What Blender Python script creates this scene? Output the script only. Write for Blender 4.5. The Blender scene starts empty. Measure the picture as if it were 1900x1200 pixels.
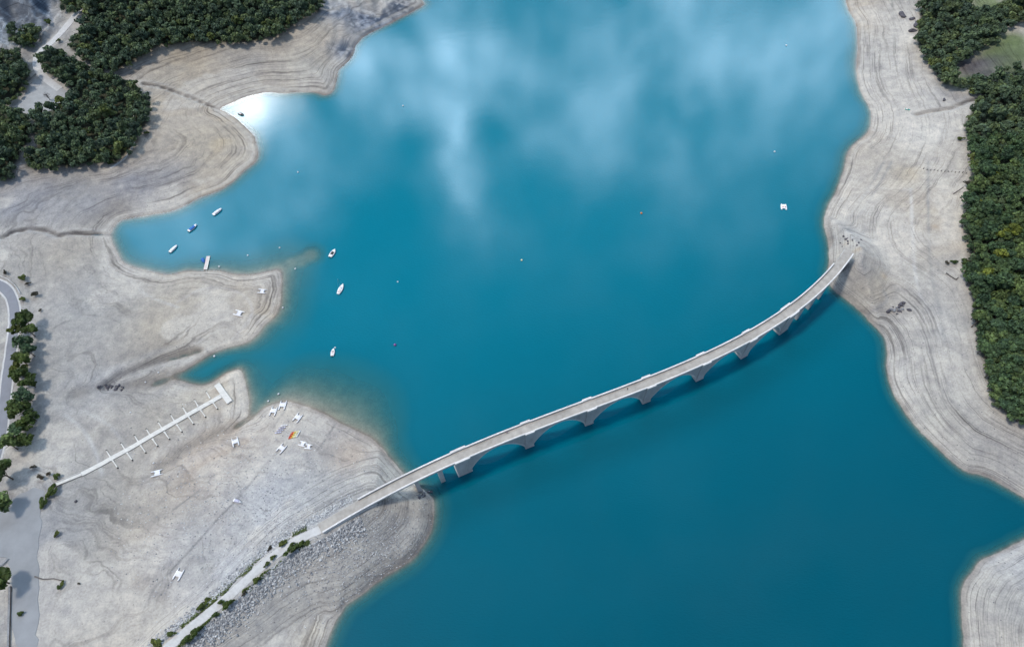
import bpy, bmesh, math, random
import numpy as np
from mathutils import Vector, Matrix
random.seed(7); rng = np.random.default_rng(7)
S = bpy.context.scene
COL = S.collection
R = math.radians

# ------------------------------------------------------------------ camera
PW, PH, F, CAMH = 1900, 1200, 1200.0, 300.0
nrm = math.sqrt(35**2+779**2+F**2)
FW = Vector((0, math.sqrt(1-(F/nrm)**2), -F/nrm))
rz = -35/nrm
ry = -rz*FW.z/FW.y
RT = Vector((math.sqrt(1-rz*rz-ry*ry), ry, rz))
UP = RT.cross(FW)
cam_d = bpy.data.cameras.new('camera'); cam = bpy.data.objects.new('camera', cam_d); COL.objects.link(cam)
M = Matrix.Identity(4)
for i in range(3):
    M[i][0] = RT[i]; M[i][1] = UP[i]; M[i][2] = -FW[i]
M[2][3] = CAMH
cam.matrix_world = M
cam_d.sensor_width = 36; cam_d.lens = 36*F/PW
cam_d.clip_end = 20000; cam_d.clip_start = 1
S.camera = cam

def un(px, py, z=0.0):
    """pixel of the photograph -> world point at height z"""
    d = FW*F + RT*(px-PW/2) + UP*(PH/2-py)
    k = (z-CAMH)/d.z
    return Vector((d.x*k, d.y*k, z))

# ------------------------------------------------------------------ noise
def vnoise(x, y, seed):
    r = np.random.default_rng(seed); L = r.random((256, 256))
    xi = np.floor(x).astype(int); yi = np.floor(y).astype(int)
    fx = x-xi; fy = y-yi; fx = fx*fx*(3-2*fx); fy = fy*fy*(3-2*fy)
    a = L[xi & 255, yi & 255]; b = L[(xi+1) & 255, yi & 255]; c = L[xi & 255, (yi+1) & 255]; d = L[(xi+1) & 255, (yi+1) & 255]
    return (a*(1-fx)+b*fx)*(1-fy)+(c*(1-fx)+d*fx)*fy
def fbm(x, y, seed, o=4):
    t = 0; amp = .5; s = 0
    for i in range(o):
        t = t+amp*vnoise(x*2**i+17.3*i, y*2**i+9.1*i, seed+i); s += amp; amp *= .5
    return t/s
def sst(a, b, x):
    t = np.clip((x-a)/(b-a), 0, 1); return t*t*(3-2*t)

# ------------------------------------------------------------------ shoreline (traced, put on the water level)
LS = [(780,0),(789,10),(757,27),(726,42),(700,55),(675,69),(661,84),(656,96),(651,109),(638,122),(628,130),(627,144),(622,163),(614,173),(601,176),(588,171),(570,170),(553,171),(525,173),(496,171),(471,176),(437,188),(404,202),(417,207),(434,217),(451,231),(467,246),(476,261),(481,276),(478,295),(470,304),(453,318),(434,334),(419,347),(397,358),(368,369),(340,384),(320,392),(295,396),(269,401),(241,405),(221,410),(211,422),(206,436),(210,453),(217,470),(229,486),(249,495),(272,501),(295,507),(317,509),(334,505),(349,501),(368,503),(388,501),(408,503),(425,508),(442,510),(465,508),(499,503),(519,499),(521,513),(520,542),(517,570),(513,584),(493,598),(479,618),(462,634),(437,641),(417,646),(397,655),(375,668),(352,682),(338,692),(326,697),(345,706),(358,711),(377,713),(397,706),(418,693),(437,686),(447,685),(455,700),(459,719),(463,741),(461,760),(466,771),(476,771),(493,757),(513,747),(533,742),(559,748),(593,762),(615,776),(641,788),(666,799),(689,813),(706,830),(726,850),(740,867),(749,881),(768,897),(785,909),(797,918),(805,928),(807,942),(804,965),(797,987),(788,1004),(774,1027),(757,1044),(734,1058),(712,1070),(692,1084),(672,1101),(649,1115),(635,1132),(627,1149),(618,1166),(610,1186),(605,1200),(590,1250),(560,1330)]
RS = [(1569,0),(1574,20),(1587,40),(1591,57),(1590,79),(1588,108),(1587,136),(1591,159),(1601,179),(1614,196),(1618,215),(1615,235),(1604,252),(1587,266),(1576,278),(1569,295),(1566,315),(1559,337),(1547,365),(1533,388),(1528,410),(1533,439),(1537,461),(1538,484),(1534,505),(1536,525),(1548,539),(1567,553),(1585,568),(1603,584),(1620,602),(1631,614),(1641,631),(1644,657),(1645,685),(1650,713),(1658,733),(1672,759),(1689,781),(1709,804),(1732,827),(1754,849),(1774,866),(1794,878),(1817,881),(1845,892),(1873,909),(1900,926),(1950,950),(2000,962),(1950,976),(1900,999),(1868,1016),(1845,1030),(1817,1038),(1805,1055),(1791,1075),(1784,1095),(1784,1123),(1785,1157),(1788,1180),(1788,1200),(1780,1280),(1770,1330)]
def w2(pts, z=0): return [(un(x, y, z).x, un(x, y, z).y) for x, y in pts]
def chaikin(p, n=1):
    for _ in range(n):
        q = [p[0]]
        for a, b in zip(p[:-1], p[1:]):
            q += [(a[0]*.75+b[0]*.25, a[1]*.75+b[1]*.25), (a[0]*.25+b[0]*.75, a[1]*.25+b[1]*.75)]
        p = q+[p[-1]]
    return p
lw = chaikin(w2(LS)); rw = chaikin(w2(RS))
PL = [(-6000, 6000), (-1500, 6000), (-500, 2500), (-160, 1100), (-60, 700)]+lw+[(-150, -150), (-300, -900), (-900, -6000), (-6000, -6000)]
PR = [(6000, 6000), (1900, 6000), (900, 2500), (450, 1100), (330, 700)]+rw+[(260, -150), (420, -900), (1200, -6000), (6000, -6000)]
def psdf(X, Y, poly):
    """signed distance to a closed polygon, positive inside"""
    P = np.array(poly); Q = np.roll(P, -1, 0)
    sh = X.shape; X = X.ravel(); Y = Y.ravel(); out = np.empty(X.size)
    for s in range(0, X.size, 20000):
        x = X[s:s+20000, None]; y = Y[s:s+20000, None]
        ex = Q[:, 0]-P[:, 0]; ey = Q[:, 1]-P[:, 1]
        wx = x-P[:, 0]; wy = y-P[:, 1]
        t = np.clip((wx*ex+wy*ey)/(ex*ex+ey*ey+1e-9), 0, 1)
        d2 = ((wx-t*ex)**2+(wy-t*ey)**2).min(1)
        c = ((P[:, 1] > y) != (Q[:, 1] > y)) & (x < ex*(y-P[:, 1])/(ey+1e-12*(ey == 0))+P[:, 0])
        out[s:s+20000] = np.sqrt(d2)*np.where(c.sum(1) % 2 == 1, 1, -1)
    return out.reshape(sh)
def pldist(X, Y, pts, z=None):
    """distance to an open polyline, and (optionally) the value interpolated along it"""
    best = np.full(X.shape, 1e9); val = np.zeros(X.shape)
    for i in range(len(pts)-1):
        ax, ay = pts[i][:2]; bx, by = pts[i+1][:2]
        ex, ey = bx-ax, by-ay
        t = np.clip(((X-ax)*ex+(Y-ay)*ey)/(ex*ex+ey*ey+1e-9), 0, 1)
        d = np.hypot(X-ax-t*ex, Y-ay-t*ey); m = d < best
        best = np.where(m, d, best)
        if z is not None: val = np.where(m, z[i]+(z[i+1]-z[i])*t, val)
    return (best, val) if z is not None else best

# ------------------------------------------------------------------ height grid
G0x, G1x, G0y, G1y, GS = -640., 640., -120., 860., 2.0
gx = np.arange(G0x, G1x+1, GS); gy = np.arange(G0y, G1y+1, GS)
GX, GY = np.meshgrid(gx, gy, indexing='ij')
D = np.maximum(psdf(GX, GY, PL), psdf(GX, GY, PR))
D = D+(fbm(GX*.06, GY*.06, 3, 4)-.5)*2.6
# pixel, slope of the shore, height it levels off at, slope under the water
CP = [(520,120,.34,30,.4),(300,60,.4,55,.4),(640,60,.5,40,.5),(420,260,.2,14,.5),(150,230,.25,24,.4),(40,40,.5,70,.4),(60,140,.3,40,.3),
      (300,350,.2,13,.4),(80,430,.13,12,.3),(330,560,.11,8,.22),(500,540,.13,7,.14),(545,480,.1,6,.07),(150,640,.11,11,.3),(20,600,.12,16,.3),(400,700,.16,7,.35),
      (230,850,.09,9,.3),(560,770,.09,8,.06),(640,750,.1,7,.02),(705,800,.12,7,.035),(690,740,.1,7,.03),(620,710,.1,7,.04),(560,715,.1,7,.05),(500,950,.09,10,.3),(760,850,.2,8,.35),(760,980,.2,9,.45),(640,1130,.17,9,.5),(450,1150,.12,11,.5),
      (100,1000,.1,13,.3),(1650,120,.26,24,.4),(1850,80,.3,48,.4),(1640,320,.2,25,.4),(1850,400,.25,40,.4),(1580,500,.45,20,.6),(1600,440,.42,20,.5),
      (1700,550,.22,24,.7),(1690,700,.28,26,.7),(1860,650,.3,45,.7),(1760,860,.36,34,.7),(1830,840,.36,34,.7),(1850,1120,.4,20,.8)]
num = [0, 0, 0]; den = 0
for px, py, a, b, c in CP:
    p = un(px, py); w = 1/((GX-p.x)**2+(GY-p.y)**2+250)**1.5
    den = den+w
    for i, v in enumerate((a, b, c)): num[i] = num[i]+w*v
SL, CAP, US = [n/den for n in num]
DL = np.maximum(D, 0); DW = np.maximum(-D, 0)
Z = np.where(D > 0, CAP*(1-np.exp(-DL*SL/CAP)), -US*DW*(1+DW*.02))
Z = np.maximum(Z, -(8+19*sst(0, 1, (300-GY+.35*(GX+50))/300)+3*(fbm(GX*.01, GY*.01, 12, 3)-.5)))
# sunken tongue of land off the moored boats
for px, py, r, top in ((575, 474, 7, -.5), (556, 484, 8, -.55), (538, 490, 8, -.4)):
    p = un(px, py); dd = np.hypot(GX-p.x, GY-p.y)
    Z = np.where(D < 0, np.maximum(Z, top-np.maximum(0, dd-r*.4)**1.5*.13), Z)
def blur(a, r):
    n = int(r/GS)
    k = np.hanning(2*n+3)[1:-1]; k /= k.sum()
    for ax in (0, 1):
        pad = [(0, 0), (0, 0)]; pad[ax] = (n, n)
        b = np.pad(a, pad, mode='edge'); o = 0
        for i, kk in enumerate(k):
            sl = [slice(None)]*2; sl[ax] = slice(i, i+a.shape[ax]); o = o+kk*b[tuple(sl)]
        a = o
    return a
Z = Z+(blur(Z, 26)-Z)*sst(5, 30, D)
Z = Z+(fbm(GX*.03, GY*.03, 21, 4)-.5)*(3.4-1.9*sst(100, 250, GX))*sst(6, 60, D)+(fbm(GX*.16, GY*.16, 25, 3)-.5)*.35*sst(3, 20, D)
def cubic(a, x, y):
    fx = np.clip((np.asarray(x, float)-G0x)/GS, 1, a.shape[0]-3.001); fy = np.clip((np.asarray(y, float)-G0y)/GS, 1, a.shape[1]-3.001)
    ix = fx.astype(int); iy = fy.astype(int); tx = fx-ix; ty = fy-iy
    def wts(t): return (-.5*t+t*t-.5*t**3, 1-2.5*t*t+1.5*t**3, .5*t+2*t*t-1.5*t**3, -.5*t*t+.5*t**3)
    wx = wts(tx); wy = wts(ty); o = 0
    for i in range(4):
        for j in range(4): o = o+wx[i]*wy[j]*a[ix+i-1, iy+j-1]
    return o
def hz(x, y): return float(cubic(Z, x, y))
def hit(px, py, up=0.0):
    z = 5.0
    for _ in range(40):
        p = un(px, py, z+up); z = z+.6*(hz(p.x, p.y)-z)
    p = un(px, py, z+up); p.z = z
    return p
def hl(pts): return [tuple(hit(*p)) for p in pts]
# badlands relief (top left) and rocky spur (top centre)
for px, py, r, amp, sc in ((20, 20, 40, 16, .07), (690, 40, 34, 6, .09), (645, 90, 20, 4, .1)):
    p = hit(px, py); w = np.exp(-(((GX-p.x)**2+(GY-p.y)**2)/r**2)**2)
    Z = Z+w*amp*(np.abs(fbm(GX*sc, GY*sc*.6, 55, 4)-.5)*2-.25)*sst(2, 14, D)
# creeks cut into the dry bed
CREEKS = [([(0,442),(22,430),(52,424),(85,428),(108,437),(140,432),(206,436)], 1.15, 1.9), ([(265,156),(295,160),(330,172),(365,186),(404,202)], .95, 1.9),
          ([(1820,180),(1790,190),(1762,202),(1735,205),(1700,212)], 1.3, 1.8), ([(140,735),(185,722),(230,718),(280,712),(326,698)], 4, 1.6),
          ([(300,868),(345,835),(390,812),(430,795),(466,772)], 3.5, 1.3), ([(195,718),(215,700),(300,668),(370,650)], 2.2, 1.6)]
for pts, wd, dp in CREEKS:
    q = hl(pts); d = pldist(GX, GY, q)
    Z = Z-dp*np.exp(-(d/wd)**2)*sst(-2, 12, D)

# ------------------------------------------------------------------ bridge line
HD = 16.8
CL = [(640,953),(685,926),(740,898),(797,868),(880,837),(925,815),(1038,771),(1152,728),(1265,685),(1345,647),(1430,601),(1501,552),(1543,503),(1577,466)]
cw = np.array(w2(CL, HD)); ss = np.r_[0, np.cumsum(np.hypot(*np.diff(cw, axis=0).T))]
fx = np.polyfit(ss, cw[:, 0], 5); fy = np.polyfit(ss, cw[:, 1], 5); SEND = ss[-1]
def bp(s): return np.polyval(fx, s), np.polyval(fy, s)
def bt(s):
    a, b = np.polyval(np.polyder(fx), s), np.polyval(np.polyder(fy), s); n = math.hypot(a, b); return a/n, b/n
def bpt(s, n, z):
    x, y = bp(s); tx, ty = bt(s); return (x-ty*n, y+tx*n, z)
SS = np.linspace(-5, SEND+5, 1500)
def sat(px, py):
    p = un(px, py, HD); x, y = bp(SS); return float(SS[np.argmin((x-p.x)**2+(y-p.y)**2)])
# causeway: the path runs on an embankment up to the bridge
CW = [(596,981),(572,992),(545,1004),(520,1022),(485,1050),(455,1078),(425,1106),(390,1135),(350,1167),(310,1202),(270,1238),(220,1285)]
CZ = [16.4, 16.0, 15.4, 14.8, 14.1, 13.5, 13, 12.5, 12.1, 11.8, 11.6, 11.4]
cwp = [(un(x, y, z).x, un(x, y, z).y) for (x, y), z in zip(CW, CZ)]
s_ab = sat(694, 921)
ext = [bp(s_ab*.75), bp(s_ab*.35), bp(0)]
emb = ext+cwp; embz = [15.4, 15.9, 16.2]+CZ
dd, zz = pldist(GX, GY, emb, embz)
drop = np.maximum(0, dd-2.6)
Z = np.maximum(Z, np.minimum(zz-drop/1.9, np.where(D > 0, D*.9, -9))+(fbm(GX*.3, GY*.3, 77, 2)-.5)*.5*np.clip(drop, 0, 1))
Z = np.where((dd < 2.6) & (D > 16), zz-.05, Z)
pe = bp(SEND)                                   # fill round the right-hand end of the bridge
dd = np.hypot(GX-pe[0], GY-pe[1])
mound = HD-.7-np.maximum(0, dd-4)*.42+(fbm(GX*.12, GY*.12, 88, 3)-.5)*1.5*sst(3, 9, dd)
mound = np.minimum(mound, np.maximum(D, 0)*1.15); kk = 1.6
Z = np.where(D > 0, np.maximum(Z, mound)+np.maximum(kk-np.abs(Z-mound), 0)**2/(4*kk)*sst(0, 4, D), Z)
# roads are levelled into the slope
ROADS = {'road_left': ([(-60,520),(-25,521),(0,528),(18,543),(27,568),(28,600),(23,632),(19,665),(13,705),(9,745),(4,790),(-6,840),(-20,890)], 2.7),
         'road_hill': ([(160,8),(140,28),(126,46),(110,65),(93,82),(75,95),(66,112),(70,132),(88,150),(110,165)], 2.6),
         'footpath': ([(205,312),(222,302),(240,286),(250,262),(252,235),(246,210),(236,200)], .9)}
roadw = {}
for k, (pts, hw) in ROADS.items():
    q = hl(pts); zs = [p[2] for p in q]
    zs = [sum(zs[max(0, i-1):i+2])/len(zs[max(0, i-1):i+2]) for i in range(len(zs))]
    q = [tuple(un(px, py, z)) for (px, py), z in zip(pts, zs)]
    dd, zz = pldist(GX, GY, q, zs)
    w = 1-sst(hw+.8, hw+6, dd); Z = Z*(1-w)+(zz-.02)*w
    roadw[k] = (q, zs, hw)
LOTS = {'gravel_lot': [(62,148),(88,148),(118,165),(135,178),(112,196),(92,208),(52,212),(28,206),(46,178)],
        'asphalt_yard': [(-30,965),(8,940),(24,922),(52,908),(84,902),(80,935),(74,975),(70,1010),(71,1080),(70,1220),(26,1220),(24,1075),(14,1035),(-30,1020)]}
lotw = {}
for k, pts in LOTS.items():
    q = hl(pts); A = np.array([[p[0], p[1], 1] for p in q]); zz = np.array([p[2] for p in q])
    pl = np.linalg.lstsq(A, zz, rcond=None)[0]
    q = []
    for px, py in pts:
        z = 10
        for _ in range(30):
            p = un(px, py, z); z = .5*z+.5*(pl[0]*p.x+pl[1]*p.y+pl[2])
        q.append((p.x, p.y))
    q = chaikin(q+[q[0]], 3)[:-1]; q = [(x+2.2*(float(vnoise(np.array(x*.3), np.array(y*.3), 5))-.5), y+2.2*(float(vnoise(np.array(x*.3), np.array(y*.3), 6))-.5)) for x, y in q]
    w = sst(-9, -1, psdf(GX, GY, q)); Z = Z*(1-w)+(pl[0]*GX+pl[1]*GY+pl[2]-.03)*w
    lotw[k] = (q, pl)

# ------------------------------------------------------------------ helpers: objects and materials
def tag(o, label=None, cat=None, group=None, kind=None):
    if label: o['label'] = label
    if cat: o['category'] = cat
    if group: o['group'] = group
    if kind: o['kind'] = kind
    return o
def thing(name, label, cat, loc=(0, 0, 0), rot=None, group=None, mat=None):
    o = bpy.data.objects.new(name, None); COL.objects.link(o); o.empty_display_size = .5
    if mat is not None: o.matrix_world = mat
    else:
        o.location = loc
        if rot is not None: o.rotation_euler = (0, 0, rot)
    return tag(o, label, cat, group)
class MB:
    def __init__(s): s.v = []; s.f = []
    def add(s, vs, fs):
        n = len(s.v); s.v += [tuple(v) for v in vs]; s.f += [tuple(i+n for i in f) for f in fs]; return s
    def box(s, c, h, rz=0, taper=1.0):
        vs = []
        for z in (-1, 1):
            k = taper if z > 0 else 1
            for x, y in ((-1, -1), (1, -1), (1, 1), (-1, 1)):
                X, Y = x*h[0]*k, y*h[1]*k
                vs.append((c[0]+X*math.cos(rz)-Y*math.sin(rz), c[1]+X*math.sin(rz)+Y*math.cos(rz), c[2]+z*h[2]))
        return s.add(vs, [(3,2,1,0),(4,5,6,7),(0,1,5,4),(1,2,6,5),(2,3,7,6),(3,0,4,7)])
    def tube(s, pts, rad, n=6):
        if not hasattr(rad, '__len__'): rad = [rad]*len(pts)
        pts = [Vector(p) for p in pts]; vs = []; fs = []
        for i, p in enumerate(pts):
            t = (pts[min(i+1, len(pts)-1)]-pts[max(i-1, 0)]).normalized()
            a = t.cross(Vector((0, 0, 1)) if abs(t.z) < .9 else Vector((1, 0, 0))).normalized(); b = t.cross(a)
            for k in range(n):
                an = 2*math.pi*k/n; vs.append(p+(a*math.cos(an)+b*math.sin(an))*rad[i])
        for i in range(len(pts)-1):
            for k in range(n): fs.append((i*n+k, i*n+(k+1) % n, (i+1)*n+(k+1) % n, (i+1)*n+k))
        fs.append(tuple(range(n-1, -1, -1))); fs.append(tuple(range((len(pts)-1)*n, len(pts)*n)))
        return s.add(vs, fs)
    def loft(s, secs, close=True, caps=True):
        n = len(secs[0]); vs = [p for c in secs for p in c]; fs = []
        for i in range(len(secs)-1):
            for k in range(n if close else n-1): fs.append((i*n+k, i*n+(k+1) % n, (i+1)*n+(k+1) % n, (i+1)*n+k))
        if caps: fs.append(tuple(range(n-1, -1, -1))); fs.append(tuple(range((len(secs)-1)*n, len(secs)*n)))
        return s.add(vs, fs)
    def ball(s, c, r, nu=10, nv=6):
        if not hasattr(r, '__len__'): r = (r, r, r)
        secs = []
        for j in range(nv+1):
            th = math.pi*(j/nv)*.98+.02
            secs.append([(c[0]+r[0]*math.sin(th)*math.cos(2*math.pi*i/nu), c[1]+r[1]*math.sin(th)*math.sin(2*math.pi*i/nu), c[2]-r[2]*math.cos(th)) for i in range(nu)])
        return s.loft(secs)
    def build(s, name, mat, parent=None, smooth=False):
        me = bpy.data.meshes.new(name); me.from_pydata(s.v, [], s.f)
        bm = bmesh.new(); bm.from_mesh(me); bmesh.ops.recalc_face_normals(bm, faces=bm.faces); bm.to_mesh(me); bm.free()
        if smooth: me.polygons.foreach_set('use_smooth', [True]*len(me.polygons))
        me.materials.append(mat)
        o = bpy.data.objects.new(name, me); COL.objects.link(o)
        if parent is not None: o.parent = parent
        return o
def copy_tree(o, parent=None):
    c = o.copy(); COL.objects.link(c); c.parent = parent
    for ch in list(o.children): copy_tree(ch, c)
    return c
def nmat(name):
    m = bpy.data.materials.new(name); m.use_nodes = True; nt = m.node_tree
    for n in list(nt.nodes):
        if n.type != 'OUTPUT_MATERIAL': nt.nodes.remove(n)
    out = [n for n in nt.nodes if n.type == 'OUTPUT_MATERIAL'][0]
    return m, nt, out
def N(nt, t, **kw):
    n = nt.nodes.new(t)
    for k, v in kw.items():
        if k in n.inputs: n.inputs[k].default_value = v
        else: setattr(n, k, v)
    return n
def mth(nt, op, a, b=None, c=None, clamp=False):
    n = nt.nodes.new('ShaderNodeMath'); n.operation = op; n.use_clamp = clamp
    for i, v in enumerate((a, b, c)):
        if v is None: continue
        if isinstance(v, (int, float)): n.inputs[i].default_value = v
        else: nt.links.new(v, n.inputs[i])
    return n.outputs[0]
def mixc(nt, f, a, b, mode='MIX'):
    n = nt.nodes.new('ShaderNodeMix'); n.data_type = 'RGBA'; n.blend_type = mode
    for s, v in ((n.inputs[0], f), (n.inputs[6], a), (n.inputs[7], b)):
        if isinstance(v, (int, float)): s.default_value = v
        elif isinstance(v, tuple): s.default_value = v if len(v) == 4 else v+(1,)
        else: nt.links.new(v, s)
    return n.outputs[2]
def ramp(nt, x, stops):
    n = nt.nodes.new('ShaderNodeValToRGB'); e = n.color_ramp.elements
    while len(e) < len(stops): e.new(.5)
    for el, (p, c) in zip(e, stops): el.position = p; el.color = c if len(c) == 4 else tuple(c)+(1,)
    nt.links.new(x, n.inputs[0]); return n.outputs[0]
def pmat(name, col, rough=.6, var=.25, scale=1.5, spec=.3, bump=0.0, col2=None, stretch=(1, 1, 1), metal=0):
    """weathered paint, concrete, plastic ...: colour broken up by two sizes of noise"""
    m, nt, out = nmat(name); b = N(nt, 'ShaderNodeBsdfPrincipled', Roughness=rough, Metallic=metal)
    b.inputs['Specular IOR Level'].default_value = spec
    tc = N(nt, 'ShaderNodeTexCoord'); mp = N(nt, 'ShaderNodeMapping'); mp.inputs['Scale'].default_value = stretch
    nt.links.new(tc.outputs['Object'], mp.inputs[0])
    n1 = N(nt, 'ShaderNodeTexNoise', Scale=scale, Detail=6., Roughness=.65); n2 = N(nt, 'ShaderNodeTexNoise', Scale=scale*.17, Detail=3.)
    nt.links.new(mp.outputs[0], n1.inputs['Vector']); nt.links.new(mp.outputs[0], n2.inputs['Vector'])
    t = mth(nt, 'ADD', mth(nt, 'MULTIPLY', n1.outputs[0], .6), mth(nt, 'MULTIPLY', n2.outputs[0], .4))
    lo = tuple(c*(1-var) for c in (col2 or col)); hi = tuple(min(1, c*(1+var)) for c in col)
    nt.links.new(ramp(nt, t, [(.3, lo), (.7, hi)]), b.inputs['Base Color'])
    if bump:
        bn = N(nt, 'ShaderNodeBump', Strength=bump, Distance=.1); nt.links.new(n1.outputs[0], bn.inputs['Height']); nt.links.new(bn.outputs[0], b.inputs['Normal'])
    nt.links.new(b.outputs[0], out.inputs[0]); return m
MT = dict(
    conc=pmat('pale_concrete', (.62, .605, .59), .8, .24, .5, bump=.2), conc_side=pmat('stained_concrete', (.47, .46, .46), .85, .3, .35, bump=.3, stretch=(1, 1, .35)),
    roadway=pmat('dusty_roadway', (.37, .342, .31), .9, .34, .3, bump=.1), path=pmat('pale_gravel', (.50, .49, .48), .95, .18, .8, bump=.3),
    tarmac=pmat('grey_tarmac', (.215, .22, .245), .9, .14, .3, bump=.1), asphalt=pmat('sun_bleached_asphalt', (.26, .265, .275), .9, .2, .12, bump=.15), lot=pmat('grey_gravel', (.34, .34, .34), .95, .2, .3, bump=.3),
    white=pmat('white_gelcoat', (.82, .81, .82), .35, .07, 2, spec=.5), lilac=pmat('faded_lilac_plastic', (.50, .49, .60), .5, .14, 2), cloth=pmat('white_mesh_cloth', (.70, .68, .72), .8, .12, 6),
    dark=pmat('black_rubber', (.02, .02, .022), .6, .3, 3), blue=pmat('blue_tarpaulin', (.02, .13, .42), .6, .25, 2, bump=.2), teal=pmat('teal_plastic', (.03, .38, .33), .5, .2, 2),
    red=pmat('red_plastic', (.55, .06, .035), .45, .15, 2), orange=pmat('orange_plastic', (.75, .2, .03), .45, .15, 2), yellow=pmat('yellow_plastic', (.75, .58, .12), .45, .12, 2),
    cream=pmat('cream_plastic', (.80, .74, .45), .45, .1, 2), purple=pmat('purple_plastic', (.25, .08, .28), .5, .15, 2), alu=pmat('aluminium', (.6, .61, .62), .35, .1, 3, metal=.8),
    deckw=pmat('weathered_decking', (.62, .60, .56), .8, .2, 1.2, bump=.3, stretch=(1, 6, 1)), plank=pmat('pale_planks', (.66, .55, .53), .8, .14, 2), bark=pmat('grey_bark', (.12, .095, .075), .9, .35, 3, bump=.5),
    wood=pmat('grey_driftwood', (.13, .12, .115), .9, .35, 2, bump=.5), stone=pmat('grey_rock', (.25, .25, .26), .9, .4, 1.2, bump=.6), darkrock=pmat('dark_rock', (.10, .095, .11), .9, .4, 1.0, bump=.6),
    wall=pmat('brown_stone', (.16, .13, .11), .9, .4, 1.5, bump=.6), skin=pmat('skin', (.5, .32, .24), .6, .05, 4), glass=pmat('tinted_glass', (.03, .04, .05), .1, .1, 1, spec=.6))

# ------------------------------------------------------------------ terrain colours
def lin(r, g, b): return tuple(((c/255)/12.92 if c <= 10 else ((c/255+.055)/1.055)**2.4) for c in (r, g, b))
FOR = {'F1': [(150,60),(165,20),(200,-30),(605,-30),(592,18),(560,35),(522,60),(482,74),(400,79),(350,74),(300,84),(270,95),(245,115),(215,130),(182,128),(150,105),(130,82)],
       'F2': [(75,100),(110,95),(140,113),(175,131),(205,140),(250,160),(278,185),(275,215),(262,245),(240,283),(215,300),(190,298),(130,308),(50,312),(46,298),(70,270),(62,230),(58,212),(95,205),(115,190),(138,172),(125,155),(95,138),(80,120)],
       'F3': [(-60,200),(40,207),(58,225),(52,262),(28,300),(22,330),(-60,335)],
       'F4': [(-60,90),(0,92),(40,108),(56,128),(50,150),(30,180),(8,198),(-60,200)],
       'F5': [(14,58),(60,48),(76,60),(60,84),(20,80)], 'F8': [(112,-30),(195,-30),(172,20),(130,24),(114,14)],
       'F6': [(1706,-40),(1800,-40),(1798,8),(1822,18),(1850,8),(1960,-40),(1960,40),(1900,40),(1865,50),(1852,78),(1828,82),(1785,112),(1755,155),(1735,130),(1720,110),(1700,75),(1708,40)],
       'F9': [(1748,156),(1790,150),(1838,152),(1850,142),(1838,172),(1800,166)], 'F7': [(1990,105),(1900,128),(1872,126),(1852,138),(1832,150),(1792,152),(1802,166),(1826,176),(1808,200),(1793,230),(1798,270),(1808,300),(1802,345),(1793,372),(1787,420),(1797,450),(1802,480),(1790,500),(1802,525),(1812,560),(1808,590),(1818,640),(1832,680),(1842,720),(1852,748),(1880,770),(1900,778),(1990,790)]}
forw = {k: [p[:2] for p in hl(v)] for k, v in FOR.items()}
TX = np.r_[-6000, -4000, -2600, -1700, -1150, -850, -640, np.arange(-540, 545, .9), 640, 850, 1150, 1700, 2600, 4000, 6000]
TY = np.r_[-6000, -3500, -1800, -800, -350, -120, -40, np.arange(0, 560, .9), 640, 740, 860, 1100, 1500, 2100, 3000, 4200, 6000]
X, Y = np.meshgrid(TX, TY, indexing='ij')
TZ = cubic(Z, X, Y)
far = np.maximum(np.maximum(np.abs(X)-640, 0), np.maximum(Y-860, 0)+np.maximum(-120-Y, 0))
TZ = np.where(TZ > 2, TZ+far*.25*(.5+fbm(X*.0012, Y*.0012, 5, 3)), TZ)
TD = cubic(D, X, Y)
dryw = sst(1, 8, TD)
TZ = TZ+dryw*(fbm(X*.5, Y*.5, 31, 3)-.5)*.16
slope = cubic(np.hypot(*np.gradient(blur(Z, 6), GS)), X, Y)
C = np.empty(X.shape+(3,)); C[:] = (.40, .372, .34)
n_big = fbm(X*.012, Y*.012, 41, 4)[..., None]; n_mid = fbm(X*.06, Y*.06, 43, 4)[..., None]
C = C*(.82+.36*n_mid)
def blend(w, col, s=1.0):
    global C
    w = np.clip(w, 0, 1)[..., None]*s; C = C*(1-w)+np.array(col)*w
blend(sst(.45, .66, n_big[..., 0]), (.41, .345, .27), .65)
blend(sst(.5, .28, n_big[..., 0]), (.32, .31, .30), .6)
GREY, TAN, PINK, BLUE, WHITE, BROWN, DBLUE, OCH = (.285, .285, .285), (.42, .35, .25), (.42, .335, .265), (.21, .22, .255), (.48, .455, .42), (.17, .145, .125), (.12, .16, .215), (.45, .33, .2)
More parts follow.
